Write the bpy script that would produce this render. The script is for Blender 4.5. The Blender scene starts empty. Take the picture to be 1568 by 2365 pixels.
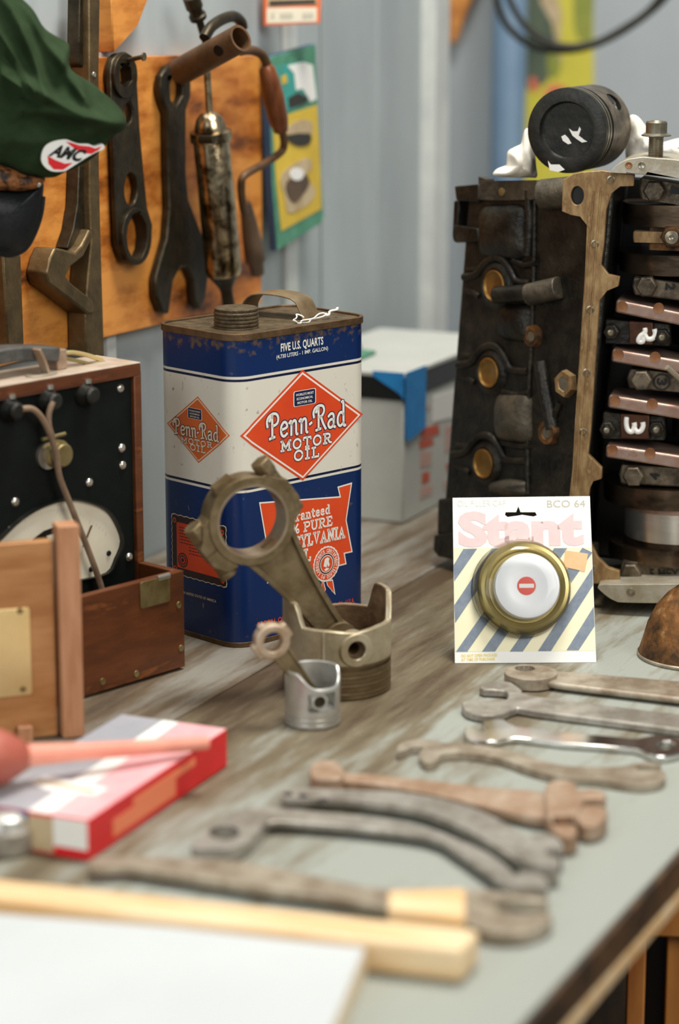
import bpy, bmesh, math, random
from mathutils import Vector as V, Matrix, noise
from mathutils.geometry import tessellate_polygon
random.seed(4)
S = bpy.context.scene
COL = S.collection

# ------------------------------------------------------------------ camera, light, exposure
HC, PITCH, LENS, SENS = .5215, math.radians(13.13), 85.0, 36.0
FPX = LENS / SENS * 2365
cam = bpy.data.cameras.new('camera'); camo = bpy.data.objects.new('camera', cam); COL.objects.link(camo)
cam.sensor_fit = 'VERTICAL'; cam.sensor_height = SENS; cam.sensor_width = SENS; cam.lens = LENS
camo.location = (0, 0, HC); camo.rotation_euler = (math.pi / 2 - PITCH, 0, 0)
cam.clip_start = .05
cam.dof.use_dof = True; cam.dof.focus_distance = 1.86; cam.dof.aperture_fstop = 3.5
S.camera = camo

w = bpy.data.worlds.new('world'); S.world = w; w.use_nodes = True
w.node_tree.nodes['Background'].inputs[0].default_value = (.90, .96, 1.0, 1)
w.node_tree.nodes['Background'].inputs[1].default_value = .13

def area(name, loc, target, size, energy, col=(1, 1, 1), sy=None):
    l = bpy.data.lights.new(name, 'AREA'); l.energy = energy; l.color = col
    l.shape = 'RECTANGLE'; l.size = size; l.size_y = sy or size
    o = bpy.data.objects.new(name, l); COL.objects.link(o); o.location = loc
    o.rotation_euler = (V(target) - V(loc)).to_track_quat('-Z', 'Y').to_euler()
    return o
area('doorway_daylight', (1.5, -.5, 1.75), (.05, 1.7, .05), 1.5, 34, (1, .97, .92))
area('ceiling_lamp', (.20, 1.72, 1.75), (.08, 1.5, 0), .55, 26, (1, .965, .90))
area('window_daylight', (-1.5, -.6, 1.1), (-.05, 1.7, .1), 1.2, 14, (.92, .97, 1))
S.view_settings.view_transform = 'Standard'; S.view_settings.look = 'None'
S.view_settings.gamma = 1; S.view_settings.use_curve_mapping = False
S.view_settings.exposure = 0.58

# ------------------------------------------------------------------ frames: turn a pixel of the photo into a point on a plane of the place
_c, _s = math.cos(PITCH), math.sin(PITCH)
CO = V((0, 0, HC)); CR = V((1, 0, 0)); CU = V((0, _s, _c)); CD = V((0, _c, -_s))
def ray(x, y): return CD + CR * ((x - 784) / FPX) - CU * ((y - 1182.5) / FPX)

class Fr:
    """a plane in the place: origin, u (right), v (up), n (outwards)"""
    def __init__(s, o, u, v=(0, 0, 1)):
        s.o = V(o); s.u = V(u).normalized(); v = V(v); s.v = (v - s.u * v.dot(s.u)).normalized(); s.n = s.u.cross(s.v)
    def w(s, p): return s.o + s.u * p[0] + s.v * p[1] + s.n * (p[2] if len(p) > 2 else 0)
    def px(s, x, y, h=0):
        r = ray(x, y); t = ((s.o + s.n * h) - CO).dot(s.n) / r.dot(s.n); p = CO + r * t - s.o
        return V((p.dot(s.u), p.dot(s.v), h))
    def pts(s, l, h=0): return [tuple(s.px(x, y, h)[:2]) for x, y in l]
    def off(s, h): return Fr(s.o + s.n * h, s.u, s.v)
T = Fr((0, 0, 0), (1, 0, 0), (0, 1, 0))           # the bench top
WORLD = T
def tz(x, y, z=0): p = T.px(x, y, z); return V((p[0], p[1], z))
A1 = math.radians(65)
D1 = V((math.cos(A1), math.sin(A1), 0)); NF = V((D1.y, -D1.x, 0))   # along the bench / towards its front
WP = tz(350, 1280)
WL = Fr(WP, D1)                                    # the tool wall

# ------------------------------------------------------------------ mesh helpers
def cr(pts, n=4, closed=True):
    """smooth a traced line (Catmull-Rom)"""
    out = []; N = len(pts); P = [V(p) for p in pts]
    for i in range(N if closed else N - 1):
        g = (lambda k: P[k % N]) if closed else (lambda k: P[min(max(k, 0), N - 1)])
        a, b, c, d = g(i - 1), g(i), g(i + 1), g(i + 2)
        for k in range(n):
            t = k / n
            out.append(tuple(.5 * ((2 * b) + (c - a) * t + (2 * a - 5 * b + 4 * c - d) * t * t + (3 * b - a - 3 * c + d) * t ** 3)))
    if not closed: out.append(tuple(P[-1]))
    return out
def circ(cx, cy, r, n=24, ry=None, a0=0): return [(cx + r * math.cos(a0 + 2 * math.pi * i / n), cy + (ry or r) * math.sin(a0 + 2 * math.pi * i / n)) for i in range(n)]
def rrect(x0, y0, x1, y1, r, n=5):
    o = []
    for cx, cy, a in ((x1 - r, y1 - r, 0), (x0 + r, y1 - r, 90), (x0 + r, y0 + r, 180), (x1 - r, y0 + r, 270)):
        for k in range(n + 1):
            t = math.radians(a + 90 * k / n); o.append((cx + r * math.cos(t), cy + r * math.sin(t)))
    return o

class MB:
    def __init__(s, F=WORLD): s.F = F; s.v = []; s.f = []; s.m = []; s.mats = []
    def mi(s, m):
        if m is None: return 0
        if m not in s.mats: s.mats.append(m)
        return s.mats.index(m)
    def add(s, verts, faces, m=None, F=None):
        b = len(s.v); F = F or s.F; k = s.mi(m)
        s.v += [F.w(p) for p in verts]; s.f += [tuple(i + b for i in f) for f in faces]; s.m += [k] * len(faces)
        return s
    def prism(s, pts, z0, z1, holes=(), m=None, F=None, mside=None):
        loops = [list(pts)] + [list(h) for h in holes]
        flat = [p for l in loops for p in l]; N = len(flat)
        tri = tessellate_polygon([[V((p[0], p[1], 0)) for p in l] for l in loops])
        vs = [(p[0], p[1], z1) for p in flat] + [(p[0], p[1], z0) for p in flat]
        top = []; bot = []
        for t in tri:
            a, b, c = [V((flat[i][0], flat[i][1])) for i in t]
            if (b - a).cross(c - a) < 0: t = (t[0], t[2], t[1])
            top.append(tuple(t)); bot.append(tuple(i + N for i in reversed(t)))
        side = []; b = 0
        for l in loops:
            n = len(l)
            for i in range(n): j = (i + 1) % n; side.append((b + i, b + j, b + j + N, b + i + N))
            b += n
        s.add(vs, top + bot, m, F); k0 = len(s.v) - len(vs)
        k = s.mi(mside or m); s.f += [tuple(i + k0 for i in f) for f in side]; s.m += [k] * len(side)
        return s
    def flat(s, pts, z, m=None, F=None, holes=()):
        loops = [list(pts)] + [list(h) for h in holes]; flat = [p for l in loops for p in l]
        tri = tessellate_polygon([[V((p[0], p[1], 0)) for p in l] for l in loops])
        return s.add([(p[0], p[1], z) for p in flat], [tuple(t) for t in tri], m, F)
    def box(s, a, b, m=None, F=None):
        x0, y0, z0 = a; x1, y1, z1 = b
        return s.add([(x, y, z) for x in (x0, x1) for y in (y0, y1) for z in (z0, z1)],
                     [(0, 1, 3, 2), (4, 6, 7, 5), (0, 4, 5, 1), (2, 3, 7, 6), (0, 2, 6, 4), (1, 5, 7, 3)], m, F)
    def lathe(s, c, ax, prof, seg=32, m=None, F=None, closed=False, phase=0, arc=None):
        ax = V(ax).normalized(); a = ax.orthogonal().normalized(); b = ax.cross(a); c = V(c); vs = []
        for r, h in prof:
            for i in range(seg):
                t = phase + 2 * math.pi * i / seg; vs.append(c + ax * h + (a * math.cos(t) + b * math.sin(t)) * max(r, 1e-6))
        fs = []; n = len(prof)
        for k in range(n if closed else n - 1):
            for i in range(seg):
                j = (i + 1) % seg; k2 = (k + 1) % n; fs.append((k * seg + i, k * seg + j, k2 * seg + j, k2 * seg + i))
        if not closed:
            if prof[0][0] > 1e-5: fs.append(tuple(range(seg))[::-1])
            if prof[-1][0] > 1e-5: fs.append(tuple((n - 1) * seg + i for i in range(seg)))
        return s.add(vs, fs, m, F)
    def cyl(s, a, b, r, r2=None, seg=24, m=None, F=None, phase=0):
        a, b = V(a), V(b); return s.lathe(a, b - a, [(r, 0), (r if r2 is None else r2, (b - a).length)], seg, m, F, phase=phase)
    def tube(s, path, rad, seg=12, m=None, F=None, flat=1.0, up=None):
        P = [V(p if len(p) > 2 else (p[0], p[1], 0)) for p in path]; n = len(P); vs = []
        R = rad if isinstance(rad, (list, tuple)) else [rad] * n
        prev = V(up) if up else None
        for i in range(n):
            t = (P[min(i + 1, n - 1)] - P[max(i - 1, 0)]).normalized()
            if prev is None: prev = t.orthogonal()
            a = V(up) if up else prev; a = (a - t * a.dot(t)).normalized(); b = t.cross(a); prev = a
            for k in range(seg):
                q = 2 * math.pi * (k + .5) / seg; vs.append(P[i] + (a * math.cos(q) * flat + b * math.sin(q)) * R[i])
        fs = [(i * seg + k, i * seg + (k + 1) % seg, (i + 1) * seg + (k + 1) % seg, (i + 1) * seg + k) for i in range(n - 1) for k in range(seg)]
        fs += [tuple(range(seg))[::-1], tuple((n - 1) * seg + k for k in range(seg))]
        return s.add(vs, fs, m, F)
    def ribbon(s, path, wd, th, m=None, F=None, up=(0, 0, 1)):
        """a bar of rectangular section swept along a path; up = the direction of its width"""
        P = [V(p) for p in path]; n = len(P); vs = []; up = V(up)
        for i in range(n):
            t = (P[min(i + 1, n - 1)] - P[max(i - 1, 0)]).normalized(); a = (up - t * up.dot(t)).normalized(); b = t.cross(a)
            for x, y in ((-1, -1), (1, -1), (1, 1), (-1, 1)): vs.append(P[i] + a * x * wd / 2 + b * y * th / 2)
        fs = [(i * 4 + k, i * 4 + (k + 1) % 4, (i + 1) * 4 + (k + 1) % 4, (i + 1) * 4 + k) for i in range(n - 1) for k in range(4)]
        fs += [(3, 2, 1, 0), tuple((n - 1) * 4 + k for k in range(4))]
        return s.add(vs, fs, m, F)
    def pillow(s, outline, c, base, hf, hb, folds=None, rings=14, m=None, F=None):
        N = len(outline); vs = []; fs = []; c = V(c)
        for side, H in ((1, hf), (-1, hb)):
            b0 = len(vs); z0 = base + side * H + (folds(c.x, c.y, 0) if folds and side > 0 else 0); vs.append((c.x, c.y, z0))
            for k in range(1, rings + 1):
                t = math.sin(k / rings * math.pi / 2)
                for p in outline:
                    q = c + (V(p) - c) * t; z = base + side * H * math.sqrt(max(0, 1 - t ** 2.2))
                    if folds and side > 0: z += folds(q.x, q.y, t) * (1 - t ** 6)
                    vs.append((q.x, q.y, z))
            for i in range(N): fs.append((b0, b0 + 1 + i, b0 + 1 + (i + 1) % N) if side > 0 else (b0, b0 + 1 + (i + 1) % N, b0 + 1 + i))
            for k in range(rings - 1):
                for i in range(N):
                    j = (i + 1) % N; q = b0 + 1 + k * N; f = (q + i, q + N + i, q + N + j, q + j); fs.append(f if side > 0 else f[::-1])
        return s.add(vs, fs, m, F)
    def build(s, name, m=None, parent=None, bevel=0, smooth=30, recalc=True, label=None, seg=2, weld=True, sub=0):
        me = bpy.data.meshes.new(name); loc = V(parent.get('_o', (0, 0, 0))) if parent else V((0, 0, 0))
        o_ = None
        if parent is None:
            xs = [v.x for v in s.v]; ys = [v.y for v in s.v]; zs = [v.z for v in s.v]
            o_ = V(((min(xs) + max(xs)) / 2, (min(ys) + max(ys)) / 2, min(zs))); loc = o_
        me.from_pydata([v - loc for v in s.v], [], s.f)
        mats = ([m] if m and not s.mats else []) + s.mats if not (m and s.mats) else s.mats
        for k in mats: me.materials.append(k)
        me.polygons.foreach_set('material_index', s.m)
        bm = bmesh.new(); bm.from_mesh(me)
        if weld: bmesh.ops.remove_doubles(bm, verts=bm.verts, dist=2e-6)
        if recalc: bmesh.ops.recalc_face_normals(bm, faces=bm.faces)
        bm.to_mesh(me); bm.free()
        if smooth:
            me.polygons.foreach_set('use_smooth', [True] * len(me.polygons)); me.set_sharp_from_angle(angle=math.radians(smooth))
        o = bpy.data.objects.new(name, me); COL.objects.link(o)
        if parent:
            o.parent = parent; o['_o'] = tuple(loc)
        else: o.location = loc; o['_o'] = tuple(loc)
        if bevel:
            b = o.modifiers.new('edge', 'BEVEL'); b.width = bevel; b.segments = seg; b.limit_method = 'ANGLE'; b.angle_limit = math.radians(40)
        if sub:
            q = o.modifiers.new('smooth', 'SUBSURF'); q.levels = sub; q.render_levels = sub
        if label: o['label'] = label
        return o
def thing(name, label, cat, loc, group=None):
    o = bpy.data.objects.new(name, None); COL.objects.link(o); o.location = loc; o['_o'] = tuple(loc); o.empty_display_size = .02
    return tag(o, label, cat, group)
def tag(o, label, cat, group=None):
    o['label'] = label; o['category'] = cat
    if group: o['group'] = group
    return o
def struct(o): o['kind'] = 'structure'; return o

def cut(o, mb):
    """cut the solid mb out of the finished part o"""
    c = mb.build('cutter', None, None, smooth=0); b = o.modifiers.new('cut', 'BOOLEAN'); b.object = c; b.operation = 'DIFFERENCE'; b.solver = 'EXACT'
    bpy.context.view_layer.update(); dg = bpy.context.evaluated_depsgraph_get(); me = bpy.data.meshes.new_from_object(o.evaluated_get(dg), preserve_all_data_layers=True, depsgraph=dg)
    o.modifiers.clear(); old = o.data; o.data = me; me.name = o.name; bpy.data.meshes.remove(old); cm = c.data; bpy.data.objects.remove(c); bpy.data.meshes.remove(cm)
# ------------------------------------------------------------------ lettering
def text_tris(body, bold=0, space=1.0):
    c = bpy.data.curves.new('t', 'FONT'); c.body = body; c.size = 1; c.offset = bold; c.space_character = space; c.resolution_u = 3
    o = bpy.data.objects.new('t', c); COL.objects.link(o); dg = bpy.context.evaluated_depsgraph_get()
    me = o.evaluated_get(dg).to_mesh(); me.calc_loop_triangles()
    vs = [tuple(v.co) for v in me.vertices]; fs = [tuple(t.vertices) for t in me.loop_triangles]
    o.evaluated_get(dg).to_mesh_clear(); bpy.data.objects.remove(o); bpy.data.curves.remove(c)
    return vs, fs
def put_text(mb, F, body, p0, p1, h, z, m, bold=0, space=1.0, shear=0, mapf=None):
    """write body from p0 to p1 (ends of its baseline, plane coordinates), capitals h high"""
    vs, fs = text_tris(body, bold, space); x0 = min(v[0] for v in vs); x1 = max(v[0] for v in vs)
    caps = .73; d = V(p1) - V(p0); L = d.length; d.normalize(); e = V((-d.y, d.x)); out = []
    for x, y, _ in vs:
        q = V(p0) + d * ((x - x0) / (x1 - x0) * L + y / caps * h * shear) + e * (y / caps * h); out.append((q.x, q.y, z))
    if mapf: mb.add([mapf(q) for q in out], fs, m, WORLD)
    else: mb.add(out, fs, m, F)
GL = {'P': (.66, [[(.0, .5), (-.03, .72), (.08, .9), (.32, 1.0), (.55, .95), (.64, .76), (.55, .57), (.3, .5)], [(.12, .72), (.2, .84), (.28, .86)], [(.28, .95), (.28, 0)], [(.12, .0), (.42, .05)]]),
      'e': (.46, [[(.08, .28), (.4, .36), (.37, .53), (.22, .58), (.07, .42), (.07, .14), (.22, .0), (.42, .1)]]),
      'n': (.52, [[(.0, .5), (.12, .56), (.12, 0)], [(.12, .42), (.27, .57), (.4, .5), (.42, .05), (.5, .0)]]),
      '-': (.2, [[(.02, .3), (.14, .36)]]),
      'R': (.74, [[(.0, .55), (-.03, .75), (.08, .92), (.32, 1.0), (.55, .95), (.62, .76), (.5, .58), (.3, .52)], [(.12, .74), (.2, .85), (.28, .86)], [(.28, .95), (.28, 0)], [(.12, 0), (.4, .04)], [(.42, .54), (.56, .24), (.72, .0)]]),
      'a': (.5, [[(.06, .48), (.22, .58), (.38, .5), (.38, .08), (.48, .0)], [(.38, .33), (.18, .33), (.05, .18), (.13, .02), (.28, .03), (.38, .14)]]),
      'd': (.54, [[(.3, .98), (.4, .95), (.42, .06), (.54, .0)], [(.42, .45), (.25, .57), (.08, .42), (.06, .15), (.2, 0), (.42, .12)]])}
def stroke(mb, path, wd, z, m, mapf):
    P = [V(p) for p in path]; n = len(P); vs = []; fs = []
    for i, p in enumerate(P):
        t = (P[min(i + 1, n - 1)] - P[max(i - 1, 0)]).normalized(); e = V((-t.y, t.x)) * wd / 2
        if i == 0: p = p - t * wd * .3
        if i == n - 1: p = p + t * wd * .3
        vs += [(*(p + e), z), (*(p - e), z)]
    fs = [(2 * i, 2 * i + 1, 2 * i + 3, 2 * i + 2) for i in range(n - 1)]
    mb.add([mapf(v) for v in vs], fs, m, WORLD)
def put_script(mb, word, p0, p1, h, z, mapf, mw, mo, GL=GL, wo=.20, wi=.115, gap=.085, sm_=True):
    W = sum(GL[c][0] + gap for c in word) - gap; d = V(p1) - V(p0); L = d.length; d.normalize(); e = V((-d.y, d.x)); x = 0
    for c in word:
        for pa in GL[c][1]:
            sm = cr(pa, 4, False) if len(pa) > 2 and sm_ else pa
            q = [tuple(V(p0) + d * ((px_ + x) / W * L) + e * (py_ * h)) for px_, py_ in sm]
            if mo: stroke(mb, q, h * wo, z, mo, mapf)
            stroke(mb, q, h * wi, z + .00008, mw, mapf)
        x += GL[c][0] + gap
def ell(cx, cy, rx, ry, n=16, a0=0, a1=360): return [(cx + rx * math.cos(math.radians(a0 + (a1 - a0) * i / n)), cy + ry * math.sin(math.radians(a0 + (a1 - a0) * i / n))) for i in range(n + 1)]
SL = {'M': (.94, [[(.14, 0), (.14, 1)], [(.14, 1), (.47, .25)], [(.47, .25), (.8, 1)], [(.8, 1), (.8, 0)], [(0, 0), (.28, 0)], [(.66, 0), (.94, 0)], [(0, 1), (.18, 1)], [(.76, 1), (.94, 1)]]),
      'O': (.76, [ell(.38, .5, .36, .5)]), '0': (.60, [ell(.3, .5, .28, .5)]), 'I': (.34, [[(.17, 0), (.17, 1)], [(0, 0), (.34, 0)], [(0, 1), (.34, 1)]]),
      'T': (.72, [[(.36, 0), (.36, 1)], [(0, .78), (0, 1), (.72, 1), (.72, .78)], [(.2, 0), (.52, 0)]]),
      'R': (.78, [[(.15, 0), (.15, 1)], [(0, 1), (.42, 1), (.60, .92), (.63, .75), (.60, .58), (.42, .5), (.15, .5)], [(.4, .5), (.60, .06), (.78, 0)], [(0, 0), (.32, 0)]]),
      'P': (.70, [[(.15, 0), (.15, 1)], [(0, 1), (.45, 1), (.63, .92), (.67, .74), (.63, .56), (.45, .47), (.15, .47)], [(0, 0), (.32, 0)]]),
      'L': (.62, [[(.15, 0), (.15, 1)], [(0, 1), (.32, 1)], [(0, 0), (.60, 0), (.60, .25)]]),
      'E': (.64, [[(.15, 0), (.15, 1)], [(0, 1), (.60, 1), (.60, .78)], [(.15, .52), (.45, .52)], [(0, 0), (.62, 0), (.62, .24)]]),
      'N': (.84, [[(.14, 0), (.14, 1)], [(.14, 1), (.70, 0)], [(.70, 0), (.70, 1)], [(0, 0), (.28, 0)], [(0, 1), (.16, 1)], [(.56, 1), (.84, 1)]]),
      'S': (.60, [[(.54, .72), (.54, .90), (.32, 1.0), (.08, .9), (.06, .7), (.3, .53), (.54, .36), (.54, .12), (.3, 0), (.06, .1), (.05, .3)]]),
      'Y': (.80, [[(.4, 0), (.4, .42)], [(.12, 1), (.4, .42), (.68, 1)], [(0, 1), (.24, 1)], [(.56, 1), (.8, 1)], [(.25, 0), (.55, 0)]]),
      'V': (.80, [[(.12, 1), (.4, 0), (.68, 1)], [(0, 1), (.26, 1)], [(.54, 1), (.8, 1)]]),
      'A': (.84, [[(.12, 0), (.42, 1), (.72, 0)], [(.24, .34), (.60, .34)], [(0, 0), (.26, 0)], [(.58, 0), (.84, 0)]]),
      'U': (.80, [[(.14, 1), (.14, .25), (.25, .03), (.40, 0), (.55, .03), (.66, .25), (.66, 1)], [(0, 1), (.28, 1)], [(.52, 1), (.8, 1)]]),
      '1': (.36, [[(.2, 0), (.2, 1), (.04, .84)], [(.04, 0), (.36, 0)]]), '%': (.80, [ell(.16, .78, .14, .2, 12), ell(.64, .22, .14, .2, 12), [(.68, 1), (.12, 0)]]),
      'G': (.78, [[(.66, .78), (.58, .94), (.38, 1), (.14, .88), (.04, .5), (.14, .12), (.38, 0), (.62, .08), (.66, .42)], [(.45, .42), (.76, .42)]]),
      'u': (.62, [[(0, .66), (.12, .66), (.12, .14), (.24, 0), (.42, .06), (.48, .2)], [(.38, .66), (.48, .66), (.48, 0), (.62, 0)]]),
      'a': (.56, [[(.06, .52), (.14, .66), (.34, .66), (.42, .52), (.42, 0), (.56, 0)], [(.42, .38), (.14, .34), (.05, .18), (.14, 0), (.3, .02), (.42, .14)]]),
      'r': (.48, [[(.14, 0), (.14, .66), (0, .66)], [(.14, .44), (.26, .64), (.46, .62)], [(0, 0), (.32, 0)]]),
      'n': (.66, [[(.14, 0), (.14, .66), (0, .66)], [(.14, .46), (.28, .66), (.46, .6), (.52, .42), (.52, 0)], [(0, 0), (.28, 0)], [(.40, 0), (.66, 0)]]),
      't': (.42, [[(.16, .92), (.16, .14), (.26, 0), (.42, .08)], [(0, .66), (.38, .66)]]),
      'e': (.52, [[(.06, .36), (.46, .36), (.42, .58), (.26, .66), (.1, .58), (.05, .34), (.12, .08), (.28, 0), (.46, .1)]]),
      'd': (.62, [[(.34, 1), (.48, 1), (.48, 0), (.62, 0)], [(.48, .5), (.34, .66), (.14, .6), (.06, .34), (.14, .06), (.32, 0), (.48, .16)]]), ' ': (.30, [])}
def put_slab(mb, word, p0, p1, h, z, mapf, mw, mo=None, wi=.17, wo=.30, gap=.14): put_script(mb, word, p0, p1, h, z, mapf, mw, mo, SL, wo, wi, gap, False)

# ------------------------------------------------------------------ materials
def mat(name, c1, c2=None, scale=40, rough=.5, metal=0, bump=0, stretch=(1, 1, 1), rot=(0, 0, 0), c3=None, lo=.38, hi=.62, detail=6, spec=.5, rvar=0, bscale=None, coat=0):
    m = bpy.data.materials.new(name); m.use_nodes = True; nt = m.node_tree; N = nt.nodes; L = nt.links; b = N['Principled BSDF']
    b.inputs['Base Color'].default_value = (*c1, 1); b.inputs['Roughness'].default_value = rough; b.inputs['Metallic'].default_value = metal
    b.inputs['Specular IOR Level'].default_value = spec; b.inputs['Coat Weight'].default_value = coat
    tc = N.new('ShaderNodeTexCoord'); mp = N.new('ShaderNodeMapping'); mp.inputs['Scale'].default_value = stretch; m0 = N.new('ShaderNodeMapping'); m0.inputs['Rotation'].default_value = rot
    L.new(tc.outputs['Object'], m0.inputs['Vector']); L.new(m0.outputs['Vector'], mp.inputs['Vector'])
    nz = N.new('ShaderNodeTexNoise'); nz.inputs['Scale'].default_value = scale; nz.inputs['Detail'].default_value = detail; nz.inputs['Roughness'].default_value = .62
    L.new(mp.outputs['Vector'], nz.inputs['Vector'])
    if c2:
        r = N.new('ShaderNodeValToRGB'); e = r.color_ramp.elements; e[0].position = lo; e[0].color = (*c1, 1); e[1].position = hi; e[1].color = (*c2, 1)
        if c3: k = e.new(min(.98, hi + .1)); k.color = (*c3, 1)
        L.new(nz.outputs['Fac'], r.inputs['Fac']); L.new(r.outputs['Color'], b.inputs['Base Color'])
    if rvar:
        q = N.new('ShaderNodeMapRange'); q.inputs['To Min'].default_value = max(0, rough - rvar); q.inputs['To Max'].default_value = min(1, rough + rvar)
        L.new(nz.outputs['Fac'], q.inputs['Value']); L.new(q.outputs['Result'], b.inputs['Roughness'])
    if bump:
        n2 = N.new('ShaderNodeTexNoise'); n2.inputs['Scale'].default_value = bscale or scale * 3; n2.inputs['Detail'].default_value = 5
        L.new(mp.outputs['Vector'], n2.inputs['Vector'])
        bp = N.new('ShaderNodeBump'); bp.inputs['Strength'].default_value = bump; bp.inputs['Distance'].default_value = .002
        L.new(n2.outputs['Fac'], bp.inputs['Height']); L.new(bp.outputs['Normal'], b.inputs['Normal'])
    m['tc'] = 1
    return m
RZ = (0, 0, -A1)
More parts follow.
